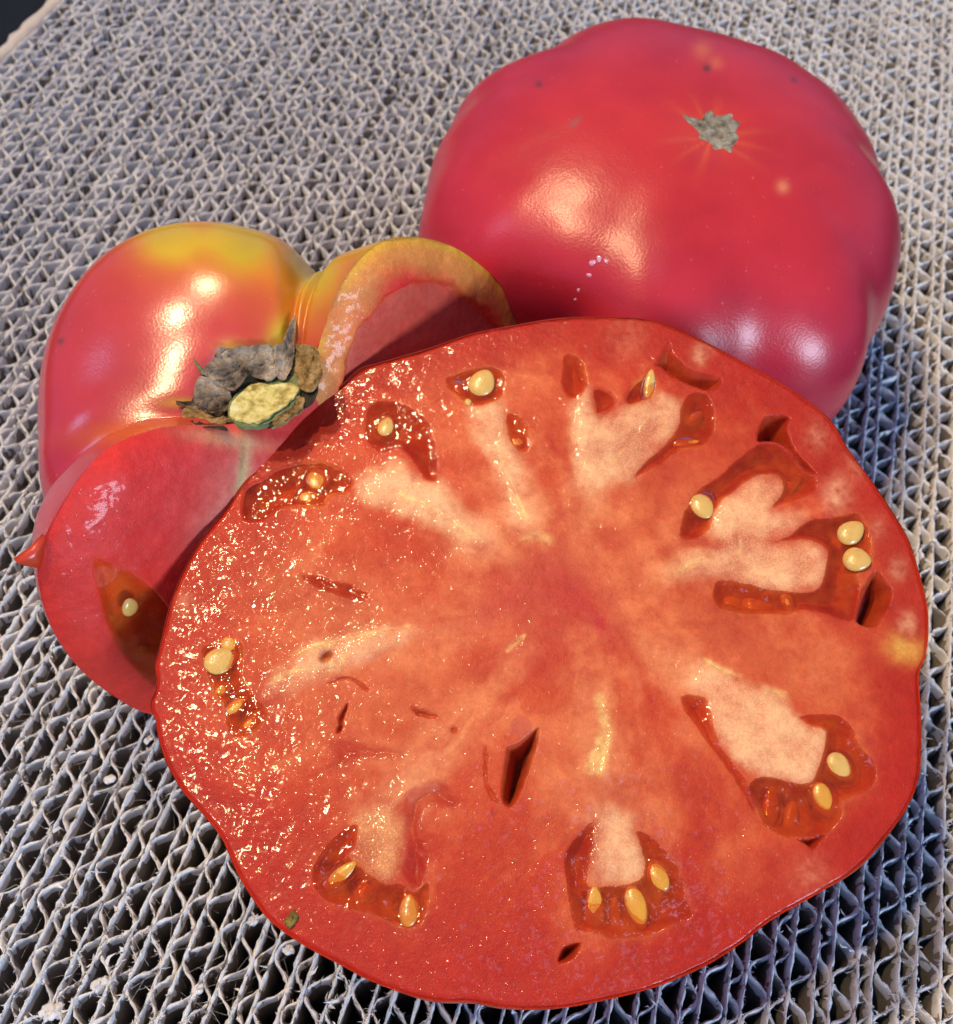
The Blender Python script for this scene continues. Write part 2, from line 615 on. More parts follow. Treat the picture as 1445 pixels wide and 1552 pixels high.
# loose pale hairs caught in the card
hv, hf = [], []
for i in range(420):
    q = vis[rng.integers(len(vis))] if i > 160 else np.append(on_plane([(rng.uniform(0, 460), rng.uniform(980, 1552))], G0, GN)[0][:2], 0)
    P = np.array([q[0], q[1], rng.uniform(-0.35, 0.03)])
    a = rng.uniform(0, 6.28); L = rng.uniform(0.25, 0.9); cv = rng.normal(0, 0.5)
    for s in range(9):
        t = s / 8
        aa = a + cv * t
        P = P + np.array([math.cos(aa), math.sin(aa), rng.normal(0, 0.12)]) * L / 8
        for j in range(3):
            b = 2.094 * j
            hv.append(P + 0.0022 * np.array([math.cos(b) * -math.sin(aa), math.cos(b) * math.cos(aa), math.sin(b)]))
        if s:
            m = len(hv)
            for j in range(3):
                j2 = (j + 1) % 3
                hf.append((m - 6 + j, m - 6 + j2, m - 3 + j2, m - 3 + j))
o = build('loose_hairs', np.array(hv), np.array(hf), m_hair, pad); o['kind'] = 'stuff'


# ================================================================== TOMATO 1: whole one at the back
BT = dict(c=(-0.6255, 18.0928), C=3.251, A=4.965,
          K=[0.0074, 0.0058, -0.0342, -0.0181, 0.0061, -0.0288, -0.0096, 0.0059, -0.0207, -0.0048, 0.0031, -0.0126, 0.0075, 0.0285, 0.0043, 0.0025])
SCAR = on_plane([(1080, 203)], np.array([0, 0, 6.42]), np.array([0, 0, 1.0]))[0][:2]


def back_surface(TH, PH):
    h = np.zeros_like(TH)
    K = BT['K']
    for i in range(len(K) // 2):
        h = h + K[2 * i] * np.cos((i + 1) * TH) + K[2 * i + 1] * np.sin((i + 1) * TH)
    # shallow furrows between the lobes, running up towards the blossom scar
    fur = 0
    for ang, wd, dp in [(-1.72, 0.16, 0.022), (-2.45, 0.15, 0.016), (-1.05, 0.14, 0.014), (-0.45, 0.15, 0.018), (0.25, 0.14, 0.02),
                        (0.95, 0.15, 0.012), (1.7, 0.15, 0.012), (2.5, 0.15, 0.012), (3.05, 0.13, 0.015)]:
        d = np.angle(np.exp(1j * (TH - ang)))
        fur = fur + dp * np.exp(-(d / wd) ** 2)
    r = BT['A'] * (1 + h * np.sin(PH) ** 1.5 - 3.1 * (fur - 0.009) * np.sin(PH) ** 1.2)
    s = np.abs(np.sin(PH)) ** 0.85
    c = np.sign(np.cos(PH)) * np.abs(np.cos(PH)) ** 0.85
    X = BT['c'][0] + r * s * np.cos(TH); Y = BT['c'][1] + r * s * np.sin(TH)
    Z = BT['C'] + BT['C'] * c
    rs = np.hypot(X - SCAR[0], Y - SCAR[1])
    top = np.cos(PH) > 0
    tha = np.arctan2(Y - SCAR[1], X - SCAR[0])
    Z = Z - np.where(top, 0.10 * np.exp(-(rs / 0.7) ** 2) + 0.010 * np.exp(-(rs / 1.3) ** 2) * np.cos(7 * tha + 1), 0)
    Z = Z + 0.03 * fbm(X * 0.8, Y * 0.8, 3) * np.sin(PH)
    P = np.stack([X, Y, Z], -1)
    Q = np.array([-2.05, 14.1, 3.4])                       # the end of that lobe
    d = np.linalg.norm(P - Q, axis=-1)
    away = np.array([BT['c'][0], BT['c'][1], BT['C']]) - Q
    away /= np.linalg.norm(away)
    return P + (0.95 * np.exp(-(d / 1.25) ** 2))[..., None] * away


th = np.linspace(0, 2 * math.pi, 361)[:-1]
ph = np.linspace(1e-5, math.pi - 1e-5, 200)
TH, PH = np.meshgrid(th, ph)
P = back_surface(TH, PH)
PX, PY = project(P)
rs = np.hypot(P[..., 0] - SCAR[0], P[..., 1] - SCAR[1])
tha = np.arctan2(P[..., 1] - SCAR[1], P[..., 0] - SCAR[0])
up = sstep(0.2, 1.0, (P[..., 2] - 2.0) / 5.0)
red = np.array([0.50, 0.020, 0.016]); pink = np.array([0.44, 0.018, 0.050]); org = np.array([0.66, 0.12, 0.02])
col = pink * (1 - up[..., None]) + red * up[..., None]
mott = fbm(P[..., 0] * 0.9 + 3, P[..., 1] * 0.9 + P[..., 2], 4)[..., None]
col = col * (1 + np.array([0.16, 0.35, 0.30]) * mott)
ray_w = np.exp(-(rs / 0.75) ** 2) * (0.25 + 0.75 * np.clip(np.cos(9 * tha + 2 * np.sin(3 * tha)), 0, 1) ** 2)
col = col * (1 - 0.75 * ray_w[..., None]) + org * 0.75 * ray_w[..., None]
for (qx, qy, rr_, cc, a_) in [(1187, 283, 9, (0.75, 0.30, 0.12), 0.6), (1072, 103, 6, (0.05, 0.02, 0.01), 0.9), (817, 127, 5, (0.06, 0.02, 0.01), 0.8),
                              (1204, 121, 4, (0.05, 0.02, 0.01), 0.8), (1065, 75, 14, (0.75, 0.25, 0.05), 0.35), (1086, 95, 10, (.7, .2, .04), .4)]:
    wgt = a_ * np.exp(-((PX - qx) ** 2 + (PY - qy) ** 2) / rr_ ** 2) * (P[..., 2] > 2)
    col = col * (1 - wgt[..., None]) + np.array(cc) * wgt[..., None]
wgt = 0.6 * np.exp(-(((PX - 872) * 0.7 + (PY - 185) * 0.7) / 4) ** 2 - (((PX - 872) * 0.7 - (PY - 185) * 0.7) / 11) ** 2) * (P[..., 2] > 2)
col = col * (1 - wgt[..., None]) + np.array((0.16, 0.12, 0.10)) * wgt[..., None]
t1 = empty('whole_tomato', (BT['c'][0], BT['c'][1], 0), 'whole pinkish red tomato with a grey corky scar on top, behind the cut half', 'tomato', 'beefsteak tomatoes')
build('skin', P.reshape(-1, 3), grid_faces(200, 360, True)[:, ::-1].copy(), m_skin, t1, col=col.reshape(-1, 3))

# corky blossom scar: an irregular star of grey cork
def back_z(X, Y):
    # height of the upper skin above a plan point
    d = (P[:100, :, 0].ravel()[None] - X[:, None]) ** 2 + (P[:100, :, 1].ravel()[None] - Y[:, None]) ** 2
    j = np.argpartition(d, 4, axis=1)[:, :4]
    dd = np.take_along_axis(d, j, 1) + 1e-6
    z = P[:100, :, 2].ravel()[j]
    return (z / dd).sum(1) / (1 / dd).sum(1)


Pt = np.array([0.0, 0.0, 0.0])
scar_px = [(1030, 180), (1052, 184), (1062, 182), (1075, 172), (1084, 180), (1108, 178), (1112, 186), (1124, 190), (1117, 200), (1122, 212), (1113, 222),
           (1110, 233), (1098, 226), (1084, 227), (1074, 216), (1060, 212), (1052, 198), (1042, 192)]
out = on_plane(smooth_closed(scar_px, 3), np.array([0, 0, 6.35]), GN)[:, :2]
cen = out.mean(0)
rings = [1.0, 0.93, 0.8, 0.62, 0.42, 0.2, 0.02]
V = []
for i, s in enumerate(rings):
    q = cen + (out - cen) * s
    z = back_z(q[:, 0], q[:, 1])
    lift = (-0.02, 0.002, 0.010, 0.014, 0.016, 0.016, 0.016)[i]
    V.append(np.column_stack([q, z + lift + (0.016 * fbm(q[:, 0] * 14, q[:, 1] * 14, 3) if i else 0)]))
m_cork = mat_plain('grey_cork', (0.10, 0.08, 0.05), (0.27, 0.24, 0.18), 620, 0.9, 0.9, 0.0006, (0.42, 0.38, 0.29))
build('blossom_scar', np.concatenate(V), grid_faces(len(rings), len(out), True), m_cork, t1)


def unit(v):
    v = np.asarray(v, float)
    return v / np.linalg.norm(v)


def cloud(P):
    """skin points with their place in the photograph, to set small things on the skin"""
    N = np.cross(np.gradient(P, axis=0), np.gradient(P, axis=1))
    N /= np.linalg.norm(N, axis=-1, keepdims=True) + 1e-12
    view = np.array([0, 0, CAMH]) - P
    s = np.sign((N * (P - P.mean((0, 1)))).sum(-1, keepdims=True))
    N = N * s
    f = (N * view).sum(-1) > 0
    Q = P[f]
    qx, qy = project(Q)
    return Q, N[f], qx, qy


def skin_at(cl, px):
    Q, N, qx, qy = cl
    out, nn = [], []
    for x, y in px:
        d = (qx - x) ** 2 + (qy - y) ** 2
        j = np.argpartition(d, 6)[:6]
        wt = 1 / (d[j] + 4)
        n = unit((N[j] * wt[:, None]).sum(0))
        p = (Q[j] * wt[:, None]).sum(0) / wt.sum()
        out.append(on_plane([(x, y)], p, n)[0]); nn.append(n)
    return np.array(out), np.array(nn)


cl_back = cloud(P)
m_drop = NT('juice_drop')
m_drop = m_drop.done(m_drop.principled((0.72, 0.34, 0.40), 0.08, Coat_Weight=1.0, Coat_Roughness=0.04))


def droplet(cl, px, r, label):
    p, n = skin_at(cl, [px])
    p, n = p[0], n[0]
    u = unit(np.cross(n, [0.3, 0.2, 1])); v = np.cross(n, u)
    a = np.linspace(0, 2 * math.pi, 17)[:-1]; e = np.linspace(0.0, math.pi / 2 - 0.02, 7)
    Aa, Ee = np.meshgrid(a, e)
    rr = r * (1 + 0.18 * np.sin(2 * Aa + px[0]) + 0.1 * np.cos(3 * Aa))
    V = p + (rr * np.cos(Ee))[..., None] * (np.cos(Aa)[..., None] * u + np.sin(Aa)[..., None] * v) + (0.5 * r * np.sin(Ee) - 0.004)[..., None] * n
    o = build('juice_droplet', V.reshape(-1, 3), grid_faces(7, 16, True), m_drop)
    o['label'] = label; o['category'] = 'droplet'; o['group'] = 'juice droplets on the whole tomato'


for q, r, lb in [((898, 398), 0.055, 'largest clear juice droplet at the head of the trail on the whole tomato'),
                 ((908, 392), 0.05, 'middle droplet of the three in the top row of the trail on the whole tomato'),
                 ((919, 395), 0.04, 'droplet at the right end of the top row of the trail on the whole tomato'),
                 ((893, 417), 0.04, 'small droplet just below the largest one on the whole tomato'),
                 ((877, 440), 0.035, 'tiny droplet second from the bottom of the trail on the whole tomato'),
                 ((872, 454), 0.03, 'lowest and tiniest droplet of the trail on the whole tomato')]:
    droplet(cl_back, q, r, lb)

# ================================================================== TOMATO 2: stem end piece on the left, cut flat on its near side
u2 = np.array([0.5, 0.8660254, 0.0]); w2 = np.array([-0.20951051, 0.12096095, 0.97029573]); n2 = np.array([0.84030075, -0.48514786, 0.2419219])
C2 = np.array([-4.90502662, 9.85175856, 2.64356188])
PL = [0.0, 0.16, 0.345, 0.485, 0.547, 0.631, 0.723, 0.825, 0.927, 1.034, 1.13, 1.201, 1.332, 1.513, 1.746, 1.983, 2.2, 2.5, 2.8, 3.142]
VL = [2.3, 2.32, 2.522, 2.984, 3.475, 3.918, 4.364, 4.595, 4.74, 4.935, 5.002, 4.982, 4.921, 4.803, 4.66, 4.604, 4.3, 3.35, 2.9, 2.75]
PR = [0.0, 0.1, 0.262, 0.308, 0.36, 0.436, 0.506, 0.665, 0.848, 1.053, 1.252, 1.404, 1.65, 1.9, 2.2, 2.5, 2.8, 3.142]
VR = [2.3, 2.4, 2.821, 3.366, 3.83, 4.288, 4.589, 4.799, 4.925, 5.017, 5.153, 5.265, 5.2, 4.95, 4.2, 3.35, 2.9, 2.75]
CK = [0.463, -0.142, -0.828, -0.082, 0.099, -0.181, 0.031, 0.082, -0.045, -0.061, -0.197, 0.436]
nT, nP = 321, 260
th = np.linspace(0, math.pi, nT); ph = np.linspace(0.004, math.pi - 0.004, nP)


def soft(v, k=5):
    kk = np.ones(2 * k + 1) / (2 * k + 1)
    return np.convolve(np.pad(v, k, 'edge'), kk, 'valid')


rL = soft(np.interp(ph, PL, VL)); rR = soft(np.interp(ph, PR, VR))
TH, PH = np.meshgrid(th, ph)


def left_surface(creases):
    r = rR[:, None] * (1 + np.cos(TH)) / 2 + rL[:, None] * (1 - np.cos(TH)) / 2
    for k in range(6):
        r = r + np.sin((k + 1) * TH) * (CK[k] * np.sin(PH) ** 1.5 + CK[6 + k] * np.sin(PH) ** 2 * np.cos(PH))
    ks = np.exp(-(np.arange(-60, 61) / 26.0) ** 2); ks /= ks.sum()
    rp_ = np.pad(r, ((60, 60), (0, 0)), 'edge')
    rs_ = sum(kv * rp_[i_:i_ + nP] for i_, kv in enumerate(ks))
    wt_ = np.sin(TH) ** 1.2 * sstep(0.25, 0.6, PH)
    r = r * (1 - wt_) + rs_ * wt_
    for (a, wd, dp, p0, p1) in creases:
        prof = sstep(0.12, 0.40, PH) * (1 - sstep(p0, p1, PH))
        r = r - dp * np.exp(-((TH - a) / wd) ** 2) * prof * np.sin(np.clip(TH, 0, math.pi)) ** 0.3
    D = np.sin(PH)[..., None] * (np.cos(TH)[..., None] * u2 - np.sin(TH)[..., None] * n2) + np.cos(PH)[..., None] * w2
    r = r + 0.045 * np.sin(PH) ** 2 * np.sin(TH) * fbm(D[..., 0] * 3.5 + 4, D[..., 1] * 3.5 + D[..., 2] * 3 + 2, 2)
    P = C2 + r[..., None] * D
    if creases:
        # the big shoulder is evenly domed
        bx_, by_ = project(P)
        j_ = np.unravel_index(((bx_ - 222) ** 2 + (by_ - 480) ** 2 + 1e6 * (P[..., 2] < 3.0)).argmin(), bx_.shape)
        N_ = np.cross(np.gradient(P, axis=0), np.gradient(P, axis=1))
        n_ = N_[j_[0] - 25:j_[0] + 26, j_[1] - 25:j_[1] + 26].reshape(-1, 3).sum(0)
        n_ = n_ / np.linalg.norm(n_)
        n_ = unit(n_ * np.sign(n_[2]) + np.array([0.15, -0.13, 0.0]))
        pj = P[j_] + 0.08 * n_
        cs_ = pj - 6.2 * n_
        v_ = P - cs_
        sp_ = cs_ + 6.2 * v_ / np.linalg.norm(v_, axis=-1, keepdims=True)
        w_ = 0.92 * np.exp(-(np.linalg.norm(P - pj, axis=-1) / 2.1) ** 4)[..., None]
        P = P * (1 - w_) + sp_ * w_
    P[..., 2] = np.where(P[..., 2] < 0.25, 0.25 * np.exp((P[..., 2] - 0.25) / 0.25), P[..., 2])
    return P


P = left_surface([])
qx, qy = project(P)
ang = []
for q in [(150, 632), (452, 385), (523, 385)]:
    d = (qx - q[0]) ** 2 + (qy - q[1]) ** 2 + 1e6 * (P[..., 2] < 3.0)
    j = np.unravel_index(d.argmin(), d.shape); ang.append(th[j[1]])
P = left_surface([(ang[0], 0.12, 0.55, 0.9, 1.6), (ang[1], 0.10, 0.62, 0.8, 1.5), (ang[2], 0.09, 0.50, 0.75, 1.4)])
PX, PY = project(P)
cl_left = cloud(P)
# ripening colours of the skin: pinkish red, with yellow-green shoulders behind the stem
pinkred = np.array([0.53, 0.045, 0.040]); orange = np.array([0.66, 0.13, 0.010]); yellow = np.array([0.60, 0.36, 0.010]); olive = np.array([0.40, 0.31, 0.010]); rosy = np.array([0.50, 0.035, 0.060])
col = np.broadcast_to(pinkred, P.shape).copy()


def blob(x, y, rx, ry, rot=0.0):
    c, s = math.cos(rot), math.sin(rot)
    dx, dy = PX - x, PY - y
    return np.exp(-((dx * c + dy * s) / rx) ** 2 - ((-dx * s + dy * c) / ry) ** 2)


def lay(col, wgt, c):
    wgt = np.clip(wgt, 0, 1)[..., None]
    return col * (1 - wgt) + np.asarray(c) * wgt


nz = fbm(P[..., 0] * 0.9, P[..., 1] * 0.9 + P[..., 2] * 0.5, 4)
vis_up = (P[..., 2] > 2.2)
col = lay(col, 0.9 * blob(75, 700, 110, 170), rosy)
col = lay(col, vis_up * (0.95 * blob(330, 360, 160, 75) + 0.9 * blob(470, 430, 85, 110, 0.2)) * (1.05 + 0.4 * nz), orange)
col = lay(col, vis_up * (1.3 * blob(362, 362, 50, 46, 0.3) + 1.25 * blob(258, 364, 50, 36) + 1.3 * blob(475, 405, 42, 60)) * (1 + 0.4 * nz), yellow)
col = lay(col, vis_up * (0.45 * blob(372, 376, 34, 36) + 0.75 * blob(478, 392, 30, 36) + 0.3 * blob(258, 362, 34, 22)), olive)
col = lay(col, vis_up * 1.0 * blob(560, 372, 60, 26, -0.1), (0.60, 0.33, 0.01))
col = lay(col, vis_up * 0.9 * blob(200, 655, 85, 20, -0.1), orange)
col = lay(col, 0.85 * blob(400, 540, 22, 16), (0.25, 0.30, 0.03))
col = lay(col, 0.8 * blob(350, 530, 20, 14) + 0.7 * blob(275, 610, 34, 8), (0.62, 0.40, 0.03))
col = lay(col, 0.8 * blob(425, 505, 18, 30, 0.4), (0.55, 0.42, 0.02))
col = lay(col, 0.9 * blob(92, 517, 5, 5), (0.12, 0.04, 0.03))
col = col * (1 + 0.14 * nz[..., None])
t2 = empty('stem_end_piece', (C2[0] - 2.2, C2[1] + 1.2, 0), 'tomato piece with dried stem, yellow-green shoulders and a flat cut side, on the left', 'tomato', 'beefsteak tomatoes')
build('skin', P.reshape(-1, 3), grid_faces(nP, nT), m_skin2, t2, col=col.reshape(-1, 3))

# its cut face
secL = np.column_stack([-rL * np.sin(ph), rL * np.cos(ph)]); secR = np.column_stack([rR * np.sin(ph), rR * np.cos(ph)])
sec = np.concatenate([secL[::-3], secR[::3]])
zlim = (0.06 - C2[2]) / w2[2]
sec[:, 1] = np.maximum(sec[:, 1], zlim)


def chart2(px):
    q = on_plane(px, C2, n2) - C2
    return np.column_stack([q @ u2, q @ w2])


g = 0.03
ga = np.arange(sec[:, 0].min() - 0.1, sec[:, 0].max() + 0.1, g); gb = np.arange(sec[:, 1].min() - 0.1, sec[:, 1].max() + 0.1, g)
Aa, Bb = np.meshgrid(ga, gb)
sd, nx, ny = sdist(sec, Aa, Bb, True)
A_, B_ = np.where(sd < 0, nx, Aa), np.where(sd < 0, ny, Bb)
F = grid_faces(len(gb), len(ga))
keep = (sd.ravel()[F] > 0).any(1)
S = np.maximum(sd, 0)
base = C2 + A_[..., None] * u2 + B_[..., None] * w2
PX, PY = project(base)
hgt = 0.022 * fbm(A_ * 3, B_ * 3, 3) + 0.34 * (1 - np.exp(-S / 0.42)) + 0.05 * fbm(A_ * 0.9 + 3, B_ * 0.9, 2)
loc = chart2(smooth_closed(zp('R4', [(222, 940), (270, 945), (350, 985), (420, 1060), (455, 1170), (440, 1290), (370, 1270), (290, 1180), (245, 1070)]), 4))
hol = chart2(smooth_closed(zp('R4', [(905, 400), (960, 300), (1050, 220), (1150, 205), (1220, 240), (1290, 300), (1330, 360), (1200, 420), (1000, 500), (890, 520)]), 4))
dl = sd_box(loc, A_, B_, 0.8); dh = sd_box(hol, A_ + 0.10 * fbm(A_ * 4, B_ * 4, 4), B_ + 0.08 * fbm(A_ * 4 + 30, B_ * 4, 4), 0.8)
h2_flat = hgt.copy()
hgt = hgt - 0.24 * sstep(-0.01, 0.30, dl) - 0.16 * sstep(-0.03, 0.12, dh)
nz = fbm(A_ * 1.6 + 9, B_ * 1.6, 4); nf = fbm(A_ * 6, B_ * 6, 3)
c = np.broadcast_to(np.array([0.74, 0.032, 0.022]), base.shape).copy()
c = lay(c, (1 - sstep(0.0, 0.5, S)) * (A_ < 0), (0.72, 0.030, 0.018))
c = lay(c, 0.75 * blob(330, 690, 85, 40, 0.3) + 0.6 * blob(250, 760, 60, 60), (0.72, 0.05, 0.045))
c = lay(c, 0.85 * blob(318, 770, 40, 110, 0.35) * (1 + 0.6 * nz), (0.66, 0.20, 0.14))
c = lay(c, 0.9 * blob(352, 715, 9, 55, 0.22) + 0.5 * blob(335, 660, 60, 10, 0.1), (0.66, 0.48, 0.22))
c = lay(c, 0.6 * blob(352, 690, 4, 30, 0.2), (0.26, 0.22, 0.07))
c = lay(c, (A_ > 0.4) * (1 - sstep(0.25, 0.75, S + 0.15 * nz)) * 0.95, (0.76, 0.26, 0.05))
c = lay(c, (A_ > 0.4) * (1 - sstep(0.02, 0.2, S)) * 0.9, (0.74, 0.36, 0.03))
c = lay(c, 0.95 * sstep(0.0, 0.15, dh) * (0.9 + 0.4 * nz), (0.62, 0.10, 0.055))
c = lay(c, 0.7 * blob(500, 470, 22, 60, 0.2), (0.62, 0.14, 0.05))
c = lay(c, 0.85 * sstep(-0.05, 0.25, dl), (0.85, 0.20, 0.045))
c = c * (1 + 0.12 * nz[..., None] + 0.10 * nf[..., None])
V = (base + hgt[..., None] * n2).reshape(-1, 3)
wet = np.clip(0.30 + 0.25 * nz, 0.1, 0.8)
vv, ff, (cc, ww, gg) = submesh(V, F, keep, [c.reshape(-1, 3), wet.ravel(), np.zeros(wet.size)])
face2 = build('cut_face', vv, ff, m_flesh, t2, col=cc, attrs={'Wet': ww, 'Gran': gg})


def gel_sheet(A_, B_, sd, frame, level, mat, parent, amp=0.012, under=0.0):
    C, u, v, n = frame
    F = grid_faces(*A_.shape)
    keep = (sd.ravel()[F] > -0.04).all(1)
    h = under + level + amp * fbm(A_ * 4 + 3, B_ * 4, 3) * sstep(-0.02, 0.1, sd) - 0.012 * sstep(0.02, 0.18, sd)
    V = (C + A_[..., None] * u + B_[..., None] * v + h[..., None] * n).reshape(-1, 3)
    vv, ff, (fd,) = submesh(V, F, keep, [sstep(-0.05, 0.16, sd).ravel()])
    if len(ff) == 0:
        return None
    return build('gel', vv, ff, mat, parent, attrs={'Fade': fd})


def seed_mesh(C, u, v, n, L, W, T, tilt=0.0):
    """a flattened drop-shaped seed lying in the plane u,v"""
    a = np.linspace(0, 2 * math.pi, 25)[:-1]; e = np.linspace(0.05, math.pi - 0.05, 11)
    Aa, Ee = np.meshgrid(a, e)
    x = np.cos(Ee); y = np.sin(Ee) * np.cos(Aa); z = np.sin(Ee) * np.sin(Aa)
    y = y * (1 - 0.16 * x - 0.06 * x * x)
    z = z * (1 - 0.15 * x)
    jit = 1 + 0.05 * np.sin(3 * Aa + L * 40) * np.sin(Ee)
    n_ = unit(n + tilt * u); u_ = unit(u - tilt * n)
    return (C + (x * L)[..., None] * u_ + (y * W * jit)[..., None] * v + (z * T * jit)[..., None] * n_).reshape(-1, 3), grid_faces(11, 24, True)


gl = gel_sheet(A_, B_, dl, (C2, u2, w2, n2), -0.01, m_gel2, t2, under=h2_flat)
sp = chart2(zp('R4', [(320, 1066)]))[0]
V, F = seed_mesh(C2 + sp[0] * u2 + sp[1] * w2 + 0.30 * n2, unit(0.2 * u2 + w2), unit(u2 - 0.2 * w2), n2, 0.17, 0.13, 0.07)
build('seed', V, F, m_seedp, gl)
for q, L_ in [((268, 1110), 0.15), ((372, 1190), 0.13)]:
    sp = chart2(zp('R4', [q]))[0]
    V, F = seed_mesh(C2 + sp[0] * u2 + sp[1] * w2 + 0.16 * n2, unit(-0.3 * u2 + w2), unit(u2 + 0.3 * w2), n2, L_, L_ * 0.7, 0.05)
    build('seed', V, F, m_seedo, gl)

# thin torn flap of skin sticking out past the cut on the far left
fp = zp('R4', [(118, 900), (85, 935), (40, 968), (60, 978), (105, 985), (112, 950)])
o3 = chart2(fp)
Vt = C2 + o3[:, :1] * u2 + o3[:, 1:] * w2
ct = Vt.mean(0)
V = np.concatenate([Vt + 0.05 * n2, Vt - 0.05 * n2, [ct + 0.09 * n2, ct - 0.09 * n2]])
k = len(Vt)
F = [(i, (i + 1) % k, 2 * k) for i in range(k)] + [((i + 1) % k + k, i + k, 2 * k + 1) for i in range(k)] + [(i + k, (i + 1) % k + k, (i + 1) % k, i) for i in range(k)]
build('skin_flap', V, F, m_skin, t2, col=np.tile([0.58, 0.05, 0.015], (len(V), 1)))


# dried stem end: yellow cut stem with shrivelled brown sepals
def patch(outline_px, cl, lift, wr, wscale=9, base_in=-0.03, jag=2.2, flat=False, grow=1.0):
    rings = (1.0, 0.985, 0.93, 0.85, 0.75, 0.63, 0.5, 0.37, 0.24, 0.12, 0.01)
    out = smooth_closed(outline_px, 7)
    cen = out.mean(0)
    k = np.arange(len(out)); o0 = outline_px[0][0]
    out = cen + (out - cen) * grow
    out = out + jag * np.column_stack([fbm(k * 0.33 + o0, k * 0 + 3, 3), fbm(k * 0.33 - o0, k * 0 + 9, 3)])
    V = []
    for i, s in enumerate(rings):
        q = cen + (out - cen) * s
        if flat:
            n = np.tile(unit(w2 + 0.15 * n2), (len(q), 1)); p = on_plane(q, C2 + 2.42 * w2, n[0])
        else:
            p, n = skin_at(cl, q)
        n = unit(n.mean(0)) * 0.6 + unit(np.array([0, 0, CAMH]) - p.mean(0)) * 0.4
        if i == 0:
            lf = np.full(len(q), base_in if wr < 0.02 or flat else lift * 0.5)
        else:
            rid = 1 - np.abs(fbm(q[:, 0] / wscale * 0.8 + o0, q[:, 1] / wscale * 1.6, 3)) * 2
            lf = 0.75 * lift * (0.62 + 0.38 * s ** 3) + wr * (0.8 * rid - 0.4) + 0.5 * wr * fbm(q[:, 0] / wscale * 3, q[:, 1] / wscale * 3 + o0, 3)
        V.append(p + lf[:, None] * n)
    return np.concatenate(V), grid_faces(len(rings), len(out), True)


m_sepal = mat_plain('dried_sepal', (0.07, 0.045, 0.026), (0.33, 0.235, 0.15), 230, 0.9, 1.0, 0.0014, (0.56, 0.44, 0.31))
m_sepal2 = mat_plain('pale_dried_sepal', (0.10, 0.05, 0.012), (0.42, 0.26, 0.09), 500, 0.85, 0.9, 0.0010, (0.55, 0.40, 0.20))
m_stem = mat_plain('cut_stem', (0.30, 0.22, 0.05), (0.74, 0.63, 0.21), 420, 0.8, 0.8, 0.0007, (0.84, 0.78, 0.42))
m_dark = mat_plain('painted_gap_shade', (0.008, 0.008, 0.006), (0.06, 0.05, 0.025), 500, 0.8, 0.8, 0.0008)  # near-black tone painted as the shade in the gaps around the sepals
m_green = mat_plain('green_stem', (0.10, 0.14, 0.06), (0.28, 0.32, 0.12), 500, 0.7, 0.7, 0.0008)
stem_p = skin_at(cl_left, zp('C', [(830, 800)]))[0][0]
cal = bpy.data.objects.new('calyx', None); scn.collection.objects.link(cal); cal.parent = t2
cal.empty_display_size = 0.005
cal.location = Vector((stem_p - world_loc(t2)) * CM)
SEP = [
    (m_dark, 'gap_shade_patch', 0.015, 0.01, [(470, 430), (520, 350), (600, 360), (720, 370), (830, 335), (880, 370), (1000, 380), (1200, 400), (1250, 560), (1240, 740), (1100, 850), (860, 985), (740, 1030), (560, 1000), (290, 950), (200, 830), (260, 760), (350, 600)]),  # dark patch laid in for the shade under the sepals
    (m_sepal, 'sepal', 0.15, 0.075, [(370, 540), (440, 455), (500, 415), (600, 370), (720, 355), (830, 350), (890, 400), (912, 480), (900, 560), (840, 600), (760, 580), (690, 560), (640, 640), (560, 665), (480, 620), (410, 575)]),
    (m_sepal, 'sepal', 0.22, 0.05, [(900, 350), (960, 330), (985, 250), (1040, 150), (1055, 160), (1047, 280), (1040, 420), (1010, 540), (960, 585), (920, 540), (915, 440)]),
    (m_sepal2, 'sepal', 0.15, 0.06, [(1048, 365), (1120, 352), (1235, 372), (1265, 470), (1275, 570), (1230, 660), (1150, 680), (1100, 620), (1055, 560), (1040, 470)]),
    (m_sepal, 'sepal', 0.14, 0.07, [(330, 600), (400, 598), (500, 645), (550, 700), (560, 780), (505, 845), (420, 850), (320, 795), (290, 720)]),
    (m_sepal2, 'sepal', 0.17, 0.04, [(230, 845), (330, 865), (430, 905), (535, 915), (545, 950), (450, 975), (330, 957), (240, 930), (215, 900)]),
    (m_sepal, 'sepal', 0.13, 0.03, [(160, 772), (280, 770), (360, 820), (480, 850), (505, 868), (430, 872), (310, 832), (190, 802)]),
    (m_green, 'sepal', 0.16, 0.02, [(290, 458), (335, 500), (385, 555), (352, 560), (312, 512)]),
    (m_sepal, 'sepal', 0.12, 0.05, [(445, 420), (470, 365), (530, 355), (585, 378), (520, 400), (480, 440)]),
    (m_green, 'stem_rim', 0.13, 0.03, [(560, 900), (560, 800), (670, 660), (700, 570), (790, 600), (900, 600), (1000, 600), (1090, 560), (1120, 690), (1080, 800), (960, 900), (860, 960), (760, 985), (640, 970)]),
    (m_stem, 'cut_stem', 0.20, 0.012, [(565, 900), (590, 810), (680, 705), (780, 650), (900, 668), (1020, 650), (1105, 700), (1060, 780), (960, 860), (860, 930), (760, 960), (660, 950), (600, 930)]),
    (m_sepal2, 'sepal', 0.16, 0.05, [(1040, 780), (1110, 760), (1140, 800), (1110, 850), (1040, 900), (960, 950), (900, 960), (960, 880)]),
]
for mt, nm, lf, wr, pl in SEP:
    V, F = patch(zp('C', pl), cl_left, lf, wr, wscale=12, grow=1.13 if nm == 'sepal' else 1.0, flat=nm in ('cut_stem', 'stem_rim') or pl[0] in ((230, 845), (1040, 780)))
    build(nm, V, F, mt, cal)

